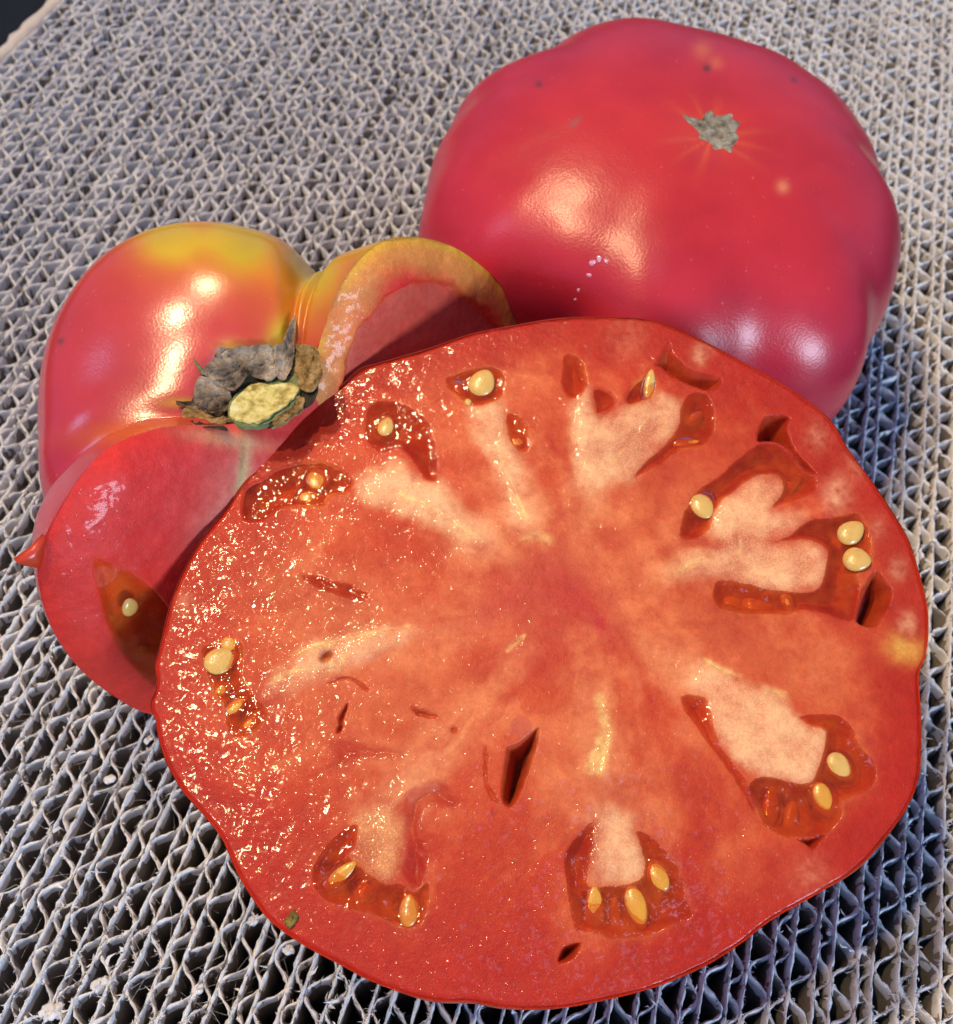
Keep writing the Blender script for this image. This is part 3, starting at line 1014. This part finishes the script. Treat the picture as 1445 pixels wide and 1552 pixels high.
# ================================================================== TOMATO 3: the cut half lying in front, cut face up
NS = unit([-0.03, -0.24, 0.97]); PS = np.array([-0.94, 13.2, 5.5])
C3 = on_plane([(828, 990)], PS, NS)[0]
E1 = unit(np.array([1, 0, 0]) - NS * NS[0]); E2 = np.cross(NS, E1)


def chart3(px):
    q = on_plane(px, C3, NS) - C3
    return np.column_stack([q @ E1, q @ E2])


RIM = [(235, 1006), (243, 976), (256.5, 920), (276, 869), (306, 817), (344, 770), (366, 727), (404, 684), (447, 637), (486, 605), (520, 581), (546, 558), (576, 549),
       (649, 528), (713, 506), (778, 493), (845, 482), (911, 480), (970, 482), (1014, 492), (1068, 517), (1130, 550), (1179, 577), (1224, 606), (1260, 637), (1286, 680),
       (1322, 729), (1349, 769), (1376, 814), (1391, 858), (1405, 912), (1408, 952), (1404, 993), (1394, 1022), (1396, 1069), (1397, 1127), (1393, 1181), (1376, 1224),
       (1350, 1262), (1318, 1300), (1288, 1326), (1255, 1346), (1220, 1366), (1184, 1386), (1157, 1404), (1130, 1426), (1090, 1453), (1050, 1474), (992, 1497), (934, 1513), (867, 1526),
       (815, 1530), (760, 1527), (716, 1519), (666, 1518), (628, 1511), (563, 1488), (520, 1465), (460, 1433), (409, 1396), (379, 1357), (357, 1319), (336, 1272), (306, 1233),
       (276, 1199), (250, 1152), (238, 1110), (236, 1092), (229, 1078), (228, 1062), (234, 1048), (237, 1030)]
rim = smooth_closed(chart3(np.array(RIM, float)), 5)
t3 = empty('tomato_half', (C3[0], C3[1], 0), 'large tomato half lying cut face up in front, wet red flesh and seeds showing', 'tomato', 'beefsteak tomatoes')

# skin of the half: a bowl from the cut rim down to the card
ra = np.arctan2(rim[:, 1], rim[:, 0])
prof = np.linspace(0, 1, 60)


def half_shell(depth):
    V = []
    rp = project(C3 + rim[:, :1] * E1 + rim[:, 1:] * E2)
    bul = 0.004 + 0.020 * np.exp(-(((rp[0] - 1310) / 90) ** 2 + ((rp[1] - 1310) / 90) ** 2)) + 0.016 * np.exp(-(((rp[0] - 790) / 150) ** 2 + ((rp[1] - 1530) / 40) ** 2))
    sm = rim.copy()
    for t in prof:
        a = t * math.pi / 2
        s = np.cos(a) ** 0.62
        b = bul * np.sin(np.clip(t / 0.35, 0, 1) * math.pi) * 1.0
        lob = 0.02 * np.cos(8 * ra + 0.6) * math.sin(math.pi * t)
        q = sm * (s * (1 + lob) + b)[:, None]
        V.append(C3 + q[:, :1] * E1 + q[:, 1:] * E2 - NS * depth * math.sin(a) ** 1.12)
    return np.array(V)


dep = 3.4
for _ in range(30):
    S3 = half_shell(dep)
    zmin = S3[..., 2].min()
    dep += zmin * 0.7
S3[..., 2] += 0.0
px3, py3 = project(S3)
col = np.broadcast_to(np.array([0.56, 0.055, 0.030]), S3.shape).copy()
col = lay(col, 0.7 * np.exp(-((px3 - 1340) ** 2 + (py3 - 1290) ** 2) / 80 ** 2), (0.62, 0.26, 0.17))
build('skin', S3.reshape(-1, 3), grid_faces(len(prof), len(rim), True), m_skin, t3, col=col.reshape(-1, 3))

# ---- the cut face: one fine relief, split into flesh and the pale placenta lobes
GEL = [  # (zoom, outline, depth, gel level)
    ('R5', [(775, 420), (790, 340), (850, 315), (935, 340), (1010, 400), (1030, 500), (1037, 605), (990, 600), (950, 545), (905, 490), (850, 505), (800, 485)], 0.30, -0.02),
    ('R5', [(345, 742), (352, 650), (450, 560), (560, 528), (660, 540), (740, 590), (720, 640), (650, 662), (640, 698), (560, 698), (480, 708), (420, 742)], 0.42, -0.10),
    ('R5', [(1060, 240), (1110, 222), (1200, 198), (1262, 215), (1272, 280), (1252, 320), (1160, 340), (1110, 312), (1070, 280)], 0.32, -0.03),
    ('R5', [(1270, 370), (1300, 360), (1350, 400), (1370, 470), (1340, 500), (1310, 490), (1282, 440)], 0.22, -0.015),
    ('R6', [(115, 170), (160, 150), (195, 190), (202, 258), (165, 300), (120, 275)], 0.35, -0.05),
    ('R6', [(212, 262), (262, 256), (312, 308), (272, 346), (226, 350)], 0.40, -0.10),
    ('R6', [(330, 282), (400, 215), (435, 240), (424, 302), (345, 332)], 0.40, -0.08),
    ('R6', [(520, 318), (560, 278), (622, 300), (642, 400), (600, 462), (525, 474), (430, 535), (356, 572), (390, 525), (470, 450), (512, 390)], 0.34, -0.03),
    ('R6', [(515, 765), (535, 680), (580, 610), (640, 570), (740, 480), (800, 448), (880, 470), (930, 530), (982, 562), (972, 622), (900, 652), (826, 672), (864, 610), (842, 558), (770, 568), (700, 618), (640, 680), (622, 742), (560, 782)], 0.42, -0.05),
    ('R6', [(826, 792), (900, 758), (960, 718), (1040, 706), (1120, 690), (1160, 740), (1170, 850), (1120, 900), (1142, 950), (1112, 1052), (1040, 1042), (950, 1022), (900, 1032), (820, 1037), (720, 1030), (650, 1012), (628, 972), (640, 915), (720, 920), (820, 947), (920, 957), (985, 940), (1012, 880), (1012, 808), (960, 782), (900, 784)], 0.40, -0.05),
    ('R7', [(205, 0), (330, -20), (350, 50), (340, 120), (400, 190), (432, 240), (382, 312), (300, 322), (280, 230), (240, 160), (208, 80)], 0.32, -0.015),
    ('R7', [(590, 800), (612, 740), (645, 690), (705, 640), (752, 628), (745, 700), (722, 742), (790, 800), (850, 838), (900, 830), (950, 865), (1000, 830), (1005, 900), (970, 985), (900, 990), (800, 950), (700, 922), (620, 882)], 0.36, -0.02),
    ('R8', [(920, 238), (1000, 228), (1072, 240), (1112, 290), (1132, 340), (1182, 400), (1172, 480), (1075, 530), (1072, 580), (1012, 642), (940, 652), (870, 642), (812, 612), (776, 560), (746, 490), (775, 445), (862, 450), (960, 462), (990, 400), (1012, 292), (960, 272)], 0.42, -0.04),
    ('R8', [(520, 170), (600, 172), (622, 225), (652, 322), (732, 432), (772, 540), (756, 562), (696, 442), (598, 312), (538, 235)], 0.24, -0.03),
    ('R8', [(128, 700), (185, 620), (222, 598), (216, 700), (206, 800), (255, 815), (385, 795), (392, 720), (362, 618), (450, 668), (512, 760), (542, 860), (562, 920), (480, 952), (420, 982), (300, 992), (210, 972), (160, 962), (130, 820)], 0.40, -0.02),
    ('R5', [(545, 938), (600, 938), (700, 958), (780, 988), (802, 1008), (760, 1027), (690, 1012), (610, 987)], 0.20, -0.03),
]
HOLE = [  # open cavities without gel: (zoom, outline, depth, wall width)
    ('R7', [(1280, 352), (1320, 334), (1386, 284), (1386, 332), (1352, 450), (1312, 552), (1280, 566), (1258, 530), (1265, 430), (1274, 380)], 0.75, 0.09),
    ('R6', [(430, 182), (480, 108), (502, 150), (560, 200), (662, 230), (622, 276), (540, 252), (480, 222), (450, 195)], 0.55, 0.14),
    ('R6', [(778, 442), (800, 368), (842, 354), (892, 365), (882, 400), (912, 480), (982, 552), (940, 545), (880, 468), (830, 446)], 0.75, 0.10),
    ('R6', [(1112, 1056), (1132, 960), (1180, 880), (1222, 920), (1242, 962), (1212, 1042), (1172, 1082)], 0.90, 0.14),
    ('R8', [(918, 655), (950, 655), (1014, 638), (985, 668), (970, 688)], 0.40, 0.05),
    ('R8', [(122, 1018), (182, 1008), (150, 1060), (104, 1072)], 0.45, 0.05),
    ('R7', [(905, 562), (928, 520), (1000, 480), (1050, 470), (1092, 520), (1122, 540), (1090, 572), (1010, 562), (975, 640), (1000, 760), (980, 850), (940, 858), (905, 800), (920, 700)], 0.16, 0.10),
    ('R7', [(712, 198), (720, 204), (706, 250), (690, 302), (678, 300), (690, 245)], 0.25, 0.03),
    ('R7', [(640, 130), (688, 103), (742, 116), (794, 150), (780, 154), (738, 126), (690, 114)], 0.14, 0.03),
    ('R7', [(640, 340), (700, 330), (830, 345), (920, 370), (880, 410), (760, 400), (690, 430), (620, 442), (670, 400)], 0.10, 0.10),
    ('R7', [(1196, 365), (1206, 365), (1216, 490), (1256, 540), (1246, 545), (1206, 495)], 0.12, 0.03),
    ('R7', [(622, 22), (650, 12), (664, 30), (650, 55), (628, 60), (618, 42)], 0.14, 0.04),
    ('R7', [(940, 205), (1000, 230), (1030, 240), (1020, 252), (975, 245), (945, 222)], 0.12, 0.03),
    ('R7', [(1080, 285), (1098, 288), (1102, 308), (1090, 306)], 0.12, 0.03),
    ('R5', [(345, 640), (400, 600), (430, 640), (420, 735), (350, 738)], 0.35, 0.15),
]
PLAC = [
    ('R5', [(750, 600), (820, 562), (880, 540), (960, 590), (1040, 620), (1090, 680), (1150, 750), (1202, 800), (1190, 826), (1130, 800), (1050, 762), (960, 742), (870, 712), (800, 682), (768, 650)]),
    ('R5', [(1158, 350), (1200, 330), (1250, 325), (1270, 380), (1282, 450), (1322, 510), (1332, 560), (1310, 600), (1350, 740), (1330, 745), (1290, 650), (1260, 590), (1230, 520), (1180, 450), (1164, 400)]),
    ('R6', [(180, 258), (210, 268), (222, 352), (282, 352), (330, 334), (400, 308), (460, 298), (512, 312), (510, 382), (470, 442), (400, 512), (350, 572), (285, 582), (215, 600), (182, 522), (160, 440), (166, 330)]),
    ('R6', [(640, 680), (700, 620), (770, 570), (830, 560), (872, 590), (862, 642), (822, 676), (870, 690), (935, 700), (900, 745), (830, 785), (900, 790), (960, 786), (1010, 812), (1010, 880), (980, 940), (905, 952), (800, 940), (700, 912), (600, 892), (520, 892), (560, 850), (622, 822), (620, 742)]),
    ('R8', [(560, 120), (620, 60), (720, 110), (832, 160), (902, 230), (960, 285), (1010, 292), (986, 400), (962, 455), (900, 462), (862, 442), (790, 422), (722, 382), (662, 322), (622, 262), (600, 200)]),
    ('R8', [(230, 560), (280, 540), (340, 570), (362, 620), (400, 700), (386, 782), (320, 802), (250, 792), (210, 742), (216, 640)]),
    ('R7', [(740, 640), (800, 580), (870, 558), (900, 600), (905, 720), (890, 800), (850, 832), (790, 792), (740, 742)]),
    ('R7', [(420, 120), (500, 70), (560, 10), (640, -30), (800, -75), (950, -65), (900, 0), (800, 40), (720, 70), (660, 100), (560, 140), (470, 190), (400, 200)]),
]
gs = 0.0155
ga = np.arange(rim[:, 0].min() - 0.05, rim[:, 0].max() + 0.05, gs); gb = np.arange(rim[:, 1].min() - 0.05, rim[:, 1].max() + 0.05, gs)
Aa, Bb = np.meshgrid(ga, gb)
# distance to the rim: exact near it, coarse inside
cs = 6
sdc = sdist(rim, Aa[::cs, ::cs], Bb[::cs, ::cs])
yi = np.clip(np.arange(Aa.shape[0]) / cs, 0, sdc.shape[0] - 1.001); xi = np.clip(np.arange(Aa.shape[1]) / cs, 0, sdc.shape[1] - 1.001)
y0 = yi.astype(int); x0 = xi.astype(int); fy = (yi - y0)[:, None]; fx = (xi - x0)[None]
sd = (sdc[y0][:, x0] * (1 - fy) * (1 - fx) + sdc[y0 + 1][:, x0] * fy * (1 - fx) + sdc[y0][:, x0 + 1] * (1 - fy) * fx + sdc[y0 + 1][:, x0 + 1] * fy * fx)
near = np.abs(sd) < 0.25
s_, nx_, ny_ = sdist(rim, Aa[near], Bb[near], True)
sd[near] = s_
A_, B_ = Aa.copy(), Bb.copy()
outm = np.zeros_like(near); outm[near] = s_ < 0
A_[outm] = nx_[s_ < 0]; B_[outm] = ny_[s_ < 0]
F = grid_faces(*Aa.shape)
keep = (sd.ravel()[F] > 0).any(1)
S = np.maximum(sd, 0)
base = C3 + A_[..., None] * E1 + B_[..., None] * E2
PX, PY = project(base)
cenp = chart3([(865, 895)])[0]
RR = np.hypot(A_ - cenp[0], B_ - cenp[1]); TT = np.arctan2(B_ - cenp[1], A_ - cenp[0])
n_lo = fbm(A_ * 0.9 + 5, B_ * 0.9, 4); n_mid = fbm(A_ * 3 + 1, B_ * 3 + 8, 4); n_hi = fbm(A_ * 11, B_ * 11, 3)
n_rad = sstep(0.5, 2.4, RR + 0.5 * n_lo) * fbm(np.cos(TT + 0.25 * n_lo) * 8 + RR * 0.8, np.sin(TT + 0.25 * n_lo) * 8 + RR * 0.8 + 30, 5)        # fibres fanning out from the core
wob_a = A_ + 0.035 * n_mid + 0.012 * n_hi; wob_b = B_ + 0.035 * fbm(A_ * 3 + 40, B_ * 3, 3) + 0.012 * fbm(A_ * 11 + 7, B_ * 11, 2)

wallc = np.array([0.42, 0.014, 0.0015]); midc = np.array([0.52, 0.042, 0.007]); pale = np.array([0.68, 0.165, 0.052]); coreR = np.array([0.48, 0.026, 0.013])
lower = np.array([0.46, 0.024, 0.002]); cream = np.array([0.88, 0.53, 0.26]); veinc = np.array([0.82, 0.55, 0.17])
c = np.broadcast_to(midc, base.shape).copy()
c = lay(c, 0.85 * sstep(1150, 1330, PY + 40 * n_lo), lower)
c = lay(c, 1 - sstep(0.3, 1.45, S + 0.3 * n_mid + 0.3 * n_rad), wallc)
for tg, pl in PLAC:                                   # pale spokes of core tissue running out to each lobe
    pp = chart3(zp(tg, pl)); rr_ = np.hypot(pp[:, 0] - cenp[0], pp[:, 1] - cenp[1])
    ctr_ = pp.mean(0); p1 = pp[rr_.argmin()] * 0.6 + ctr_ * 0.4; e_ = p1 - cenp
    t_ = np.clip(((A_ - cenp[0]) * e_[0] + (B_ - cenp[1]) * e_[1]) / (e_ @ e_), 0.22, 1)
    d_ = np.hypot(A_ - cenp[0] - t_ * e_[0], B_ - cenp[1] - t_ * e_[1])
    c = lay(c, 0.9 * np.exp(-(d_ / (0.36 + 0.18 * n_mid)) ** 2) * np.clip(0.75 + 0.6 * n_mid + 0.7 * n_rad, 0, 1), pale * (1 - 0.4 * t_[..., None] ** 2) + cream * 0.4 * t_[..., None] ** 2)
c = lay(c, (1 - sstep(0.6, 1.5, RR + 0.4 * n_mid)) * 0.55, coreR)
for x, y, rx, ry, ro, a in [(1010, 770, 110, 60, -0.5, .55), (960, 870, 60, 60, 0, .3), (700, 650, 110, 70, .4, .35), (760, 760, 60, 70, 0, .35), (480, 900, 120, 60, .2, .55),
                            (1120, 1000, 140, 60, .4, .55), (1010, 1190, 70, 110, .3, .35), (720, 1090, 130, 50, .1, .5), (560, 1000, 130, 80, 0, .55), (870, 1150, 90, 70, 0, .55),
                            (1260, 1010, 60, 70, 0, .35), (1040, 930, 120, 40, .2, .4), (560, 1120, 120, 60, .3, .25), (640, 960, 100, 60, 0, .35), (1180, 860, 150, 90, .2, .3),
                            (820, 600, 60, 60, 0, .3), (900, 1330, 60, 110, 0, .3), (460, 1040, 70, 60, 0, .3), (1130, 1330, 60, 40, 0, .2)]:
    c = lay(c, a * blob(x, y, rx, ry, ro) * (1 + 0.7 * n_mid), pale)
c = lay(c, np.clip(0.55 * n_rad + 0.35 * n_mid, 0, 0.8) * sstep(0.4, 1.1, S), pale)
c = lay(c, np.clip(-0.75 * n_rad - 0.35 * n_lo - 0.05, 0, 0.8), wallc)
for x, y, rx, ry, ro, a in [(860, 890, 60, 25, .7, .75), (905, 940, 40, 14, .8, .7), (740, 930, 60, 22, -.5, .6), (800, 900, 90, 40, .2, .35), (790, 1000, 50, 40, 0, .3)]:
    c = lay(c, a * blob(x, y, rx, ry, ro) * (1 + 0.8 * n_mid), (0.46, 0.018, 0.018))
# pale flecks in the outer wall
for x, y, r, a in [(1061, 536, 11, .9), (1268, 751, 20, .7), (1362, 862, 12, .7), (1376, 947, 14, .8), (1240, 660, 18, .35), (1300, 700, 20, .3), (280, 915, 12, .5), (1080, 520, 10, .3),
                   (950, 505, 30, .2), (1230, 1330, 30, .25), (1290, 1160, 30, .2), (1330, 800, 14, .3)]:
    c = lay(c, a * blob(x, y, r, r * 1.3) * (1 + 1.0 * n_hi + 0.5 * n_mid), (0.66, 0.25, 0.13))
c = lay(c, 0.75 * blob(1372, 982, 26, 22) * (1 + n_mid), (0.72, 0.36, 0.06))

hgt = 0.016 * n_lo + 0.012 * n_mid + 0.0035 * n_hi - 0.035 * (1 - sstep(0, 0.07, S))
plac_id = np.zeros(A_.shape, int)
gran = np.zeros(A_.shape)
for i, (tg, pl) in enumerate(PLAC):
    poly = chart3(smooth_closed(zp(tg, pl), 3))
    d = sd_box(poly, wob_a, wob_b, 0.5)
    soft_w = sstep(-0.16 - 0.22 * (1 - sstep(1.2, 2.6, RR)), 0.16 + 0.15 * (1 - sstep(1.2, 2.6, RR)), d + 0.09 * n_mid + 0.05 * n_rad)
    tone = cream if i != 6 else np.array([0.66, 0.28, 0.08])
    mixp = np.clip(0.70 + 0.45 * n_mid + 0.45 * n_rad, 0.2, 1.0)
    c = lay(c, soft_w * mixp * (0.95 if i < 7 else 0.65), pale * 0.35 + tone * 0.65)
    gran = np.maximum(gran, soft_w)
    hgt = hgt + 0.022 * sstep(-0.05, 0.12, d) + 0.014 * sstep(0.0, 0.2, d) * n_mid
    plac_id[(d > 0)] = i + 1
# yellowish strands in the core and the lobes
for tg, pts, wd, a in [('R5', [(900, 650), (1000, 690), (1100, 762), (1190, 815)], 0.035, .85), ('R5', [(1235, 480), (1270, 560), (1310, 650), (1350, 740)], 0.028, .7),
                       ('R6', [(288, 522), (340, 450), (410, 360)], 0.016, .75), ('R6', [(520, 880), (570, 855), (630, 825)], 0.05, .8), ('R6', [(715, 770), (722, 800), (716, 820)], 0.03, .7),
                       ('R7', [(540, 20), (600, 0), (700, -25), (830, -55), (930, -70)], 0.045, .8), ('R7', [(440, 140), (540, 80), (620, 75), (680, 80), (700, 40)], 0.035, .7),
                       ('R8', [(245, 180), (262, 250), (270, 300), (262, 350), (240, 430)], 0.075, .8), ('R8', [(215, 420), (225, 360), (255, 300)], 0.06, .7), ('R8', [(600, 40), (680, 90), (720, 105)], 0.05, .6),
                       ('R8', [(820, 150), (870, 165)], 0.05, .6), ('R7', [(1280, 20), (1310, -10), (1340, -40)], 0.03, .6), ('R6', [(-10, 780), (30, 770), (70, 780)], 0.09, .5), ('R7', [(650, 0), (640, 35), (660, 60)], 0.03, .6)]:
    q = chart3(zp(tg, pts))
    best = np.full(A_.shape, 9.0)
    bx = (A_ > q[:, 0].min() - .5) & (A_ < q[:, 0].max() + .5) & (B_ > q[:, 1].min() - .5) & (B_ < q[:, 1].max() + .5)
    xa, xb = wob_a[bx], wob_b[bx]
    bb = np.full(xa.shape, 9.0)
    for p0, p1 in zip(q[:-1], q[1:]):
        e = p1 - p0; t = np.clip(((xa - p0[0]) * e[0] + (xb - p0[1]) * e[1]) / (e @ e), 0, 1)
        bb = np.minimum(bb, np.hypot(xa - p0[0] - t * e[0], xb - p0[1] - t * e[1]))
    best[bx] = bb
    c = lay(c, a * np.exp(-(best / (wd * (1 + 0.5 * n_mid))) ** 2) * np.clip(0.55 + 0.7 * n_hi + 0.8 * n_mid, 0, 1), veinc)
    hgt = hgt - 0.012 * np.exp(-(best / (wd * 0.6)) ** 2)
gel_sd = []
h_flat = hgt.copy()
for tg, pl, dp, lv in GEL:
    poly = chart3(smooth_closed(zp(tg, pl), 3))
    d = sd_box(poly, A_ + 0.04 * n_mid + 0.010 * n_hi, B_ + 0.04 * fbm(A_ * 3 + 70, B_ * 3 + 5, 3) + 0.012 * n_hi, 0.6)
    gel_sd.append(d)
    hgt = hgt - 0.75 * dp * sstep(-0.01, 0.34, d) * (1 + 0.25 * n_mid)
    c = lay(c, 0.9 * sstep(-0.12, 0.20, d + 0.05 * n_mid), np.clip(np.array([0.46, 0.042, 0.006]) * (1 + np.array([0.5, 1.6, 1.8]) * n_rad[..., None]), 0.004, 1))
    gran = gran * (1 - sstep(-0.02, 0.05, d))
# ---- seeds: (zoom, x, y, half length px, half width px, angle deg, height, material, gel pocket)
SEEDS = [
    ('R5', 850, 403, 36, 26, 80, -0.06, m_seedp, 0), ('R5', 610, 592, 38, 34, 20, -0.10, m_seedp, 1), ('R5', 590, 664, 48, 30, -10, -0.12, m_seed, 1),
    ('R5', 1190, 256, 48, 44, 60, 0.0, m_seedp, 2), ('R5', 1108, 275, 30, 18, -60, -0.09, m_seedo, 2), ('R5', 1141, 325, 13, 12, 0, 0.0, m_seedp, 2), ('R5', 1320, 455, 32, 28, 30, -0.09, m_seedo, 3),
    ('R6', 190, 205, 40, 13, -80, -0.09, m_seedo, 4), ('R6', 414, 252, 44, 16, 82, -0.03, m_seedp, 6), ('R6', 540, 447, 42, 13, 5, -0.07, m_seedo, 7), ('R6', 572, 352, 24, 12, 40, -0.08, m_seed, 7),
    ('R6', 592, 664, 42, 32, -60, -0.03, m_seedp, 8), ('R6', 880, 600, 36, 12, 40, -0.11, m_seedo, 8), ('R6', 905, 575, 30, 9, 30, -0.13, m_seedo, 8),
    ('R6', 1098, 757, 46, 40, 40, 0.02, m_seedp, 9), ('R6', 1117, 850, 48, 40, -10, 0.02, m_seedp, 9), ('R6', 884, 985, 42, 18, -70, -0.07, m_seed, 9), ('R6', 790, 990, 46, 40, 0, -0.20, m_seedo, 9),
    ('R6', 700, 985, 40, 30, 60, -0.24, m_seedo, 9),
    ('R7', 268, 45, 56, 38, 25, -0.03, m_seedp, 10), ('R7', 300, -12, 34, 26, 10, -0.06, m_seed, 10), ('R7', 264, 152, 36, 26, 30, -0.08, m_seed, 10), ('R7', 320, 207, 46, 20, 40, -0.06, m_seed, 10), ('R7', 376, 264, 62, 22, 48, -0.08, m_seed, 10),
    ('R7', 686, 808, 66, 22, 38, -0.05, m_seed, 11), ('R7', 772, 862, 50, 26, 60, -0.13, m_seedo, 11), ('R7', 932, 922, 62, 32, 86, -0.06, m_seedo, 11),
    ('R8', 1066, 408, 52, 32, -45, -0.06, m_seedp, 12), ('R8', 1008, 518, 56, 30, -68, -0.07, m_seed, 12), ('R8', 830, 540, 60, 24, 85, -0.12, m_seedo, 12), ('R8', 905, 570, 46, 24, 80, -0.2, m_seedo, 12),
    ('R8', 442, 775, 54, 32, -58, -0.07, m_seed, 14), ('R8', 372, 885, 70, 30, -72, -0.06, m_seed, 14), ('R8', 226, 880, 70, 28, 88, -0.08, m_seed, 14), ('R8', 300, 890, 50, 22, 88, -0.2, m_seedo, 14),
]
for tg, x, y, L_, W_, a, z, mt, gi in SEEDS:
    q = zp(tg, [(x, y)])[0]
    rr_ = 1.7 * (L_ + W_) / 2 / ZOOM[tg][2]
    c = lay(c, 0.75 * sstep(-0.06, 0.08, gel_sd[gi]) * np.exp(-((PX - q[0]) ** 2 + (PY - q[1]) ** 2) / rr_ ** 2), (0.66, 0.20, 0.02))
for tg, pl, dp, wl in HOLE:
    poly = chart3(smooth_closed(zp(tg, pl), 3))
    rg = 1.0 if dp > 0.3 else 4.0
    d = sd_box(poly, A_ + 0.012 * rg * n_mid + 0.008 * rg * n_hi, B_ + 0.012 * rg * fbm(A_ * 5 + 9, B_ * 5, 3) + 0.01 * n_hi, 0.5)
    hgt = hgt - (dp if dp > 0.17 or wl < 0.05 else 0.6 * dp) * sstep(-0.012, wl * 2.2, d)
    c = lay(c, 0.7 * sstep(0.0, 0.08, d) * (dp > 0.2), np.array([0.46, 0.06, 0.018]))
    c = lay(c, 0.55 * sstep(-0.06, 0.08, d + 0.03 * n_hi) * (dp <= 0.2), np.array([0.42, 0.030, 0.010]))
    gran = gran * (1 - sstep(-0.02, 0.05, d))
# rounded nub of tissue at the head of the central cavity
nub = blob(790, 1101, 17, 17)
hgt = np.where(nub > 0.3, np.maximum(hgt, -0.16 + 0.16 * nub), hgt)
c = lay(c, 0.8 * sstep(0.3, 0.5, nub), (0.50, 0.08, 0.04))
c = np.clip(c * (1 + 0.10 * n_lo[..., None] + 0.08 * n_mid[..., None] + 0.08 * n_hi[..., None]), 0.003, 0.95)
# thin darker line of skin along the rim
c = lay(c, 0.7 * (1 - sstep(0.0, 0.035, S)), (0.50, 0.05, 0.02))
wet = np.clip(0.48 + 0.6 * n_lo + 0.5 * n_mid, 0.08, 1.0)
wet = np.clip(wet + 0.5 * blob(340, 850, 90, 120) + 0.3 * blob(430, 650, 60, 60) + 0.30 * blob(420, 1180, 240, 260), 0, 1.2)
V = (base + hgt[..., None] * NS).reshape(-1, 3)
NV = vert_normals(V, F)
fid = plac_id.ravel()[F[:, 0]]
ex = [c.reshape(-1, 3), wet.ravel(), gran.ravel(), NV]
vv, ff, (cc, ww, gg, nn) = submesh(V, F, keep & (fid == 0), ex)
build('flesh', vv, ff, m_flesh, t3, col=cc, attrs={'Wet': ww, 'Gran': gg}, normals=nn)
for i in range(len(PLAC)):
    vv, ff, (cc, ww, gg, nn) = submesh(V, F, keep & (fid == i + 1), ex)
    if len(ff):
        build('placenta', vv, ff, m_plac, t3, col=cc, attrs={'Wet': ww * 0.9, 'Gran': gg}, normals=nn)
gels = [gel_sheet(A_, B_, d, (C3, E1, E2, NS), -0.003 if lv > -0.06 else -0.03, m_gel, t3, under=h_flat) for d, (tg, pl, dp, lv) in zip(gel_sd, GEL)]

for tg, x, y, L_, W_, a, z, mt, gi in SEEDS:
    a = math.radians(a)
    if z < 0:
        L_, W_, z = L_ * 1.15, W_ * 1.2, z + 0.012
    q = chart3(zp(tg, [(x, y), (x + L_ * math.cos(a), y - L_ * math.sin(a)), (x + W_ * math.sin(a), y + W_ * math.cos(a))]))
    p = C3 + q[0, 0] * E1 + q[0, 1] * E2 + (z - (0.005 if z < 0 else 0.0)) * NS
    du = q[1] - q[0]; dv = q[2] - q[0]
    Lc, Wc = np.linalg.norm(du), np.linalg.norm(dv)
    uu = unit(du[0] * E1 + du[1] * E2); vv = np.cross(NS, uu)
    V, Fs = seed_mesh(p, uu, vv, NS, Lc, Wc, min(Wc * 0.55, 0.075), random.uniform(-0.2, 0.2))
    build('seed', V, Fs, mt, gels[gi] or t3)
    if -0.15 < z < -0.015:
        V, Fs = seed_mesh(p - (0.03 + 0.5 * (z + 0.06)) * NS, uu, vv, NS, Lc * 1.35, Wc * 1.6, 0.095, 0.0)
        build('gel_sac', V, Fs, m_sac, gels[gi] or t3, attrs={'Fade': np.full(len(V), 0.8)})

# small greenish brown crumb of debris stuck near the lower left rim
q = chart3(zp('R7', [(522, 963)]))[0]
V, F = crumb(np.zeros(3), 0.11)
V = V @ np.array([[0.55, 0, 0], [0, 1.05, 0], [0, 0, 0.6]]) + C3 + q[0] * E1 + q[1] * E2 + 0.02 * NS
m_deb = mat_plain('leaf_debris', (0.05, 0.03, 0.01), (0.30, 0.22, 0.03), 500, 0.6, 0.6)
o = build('leaf_crumb', V, F, m_deb)
o['label'] = 'tiny olive brown leaf crumb stuck near the lower left rim of the cut half'
o['category'] = 'crumb'
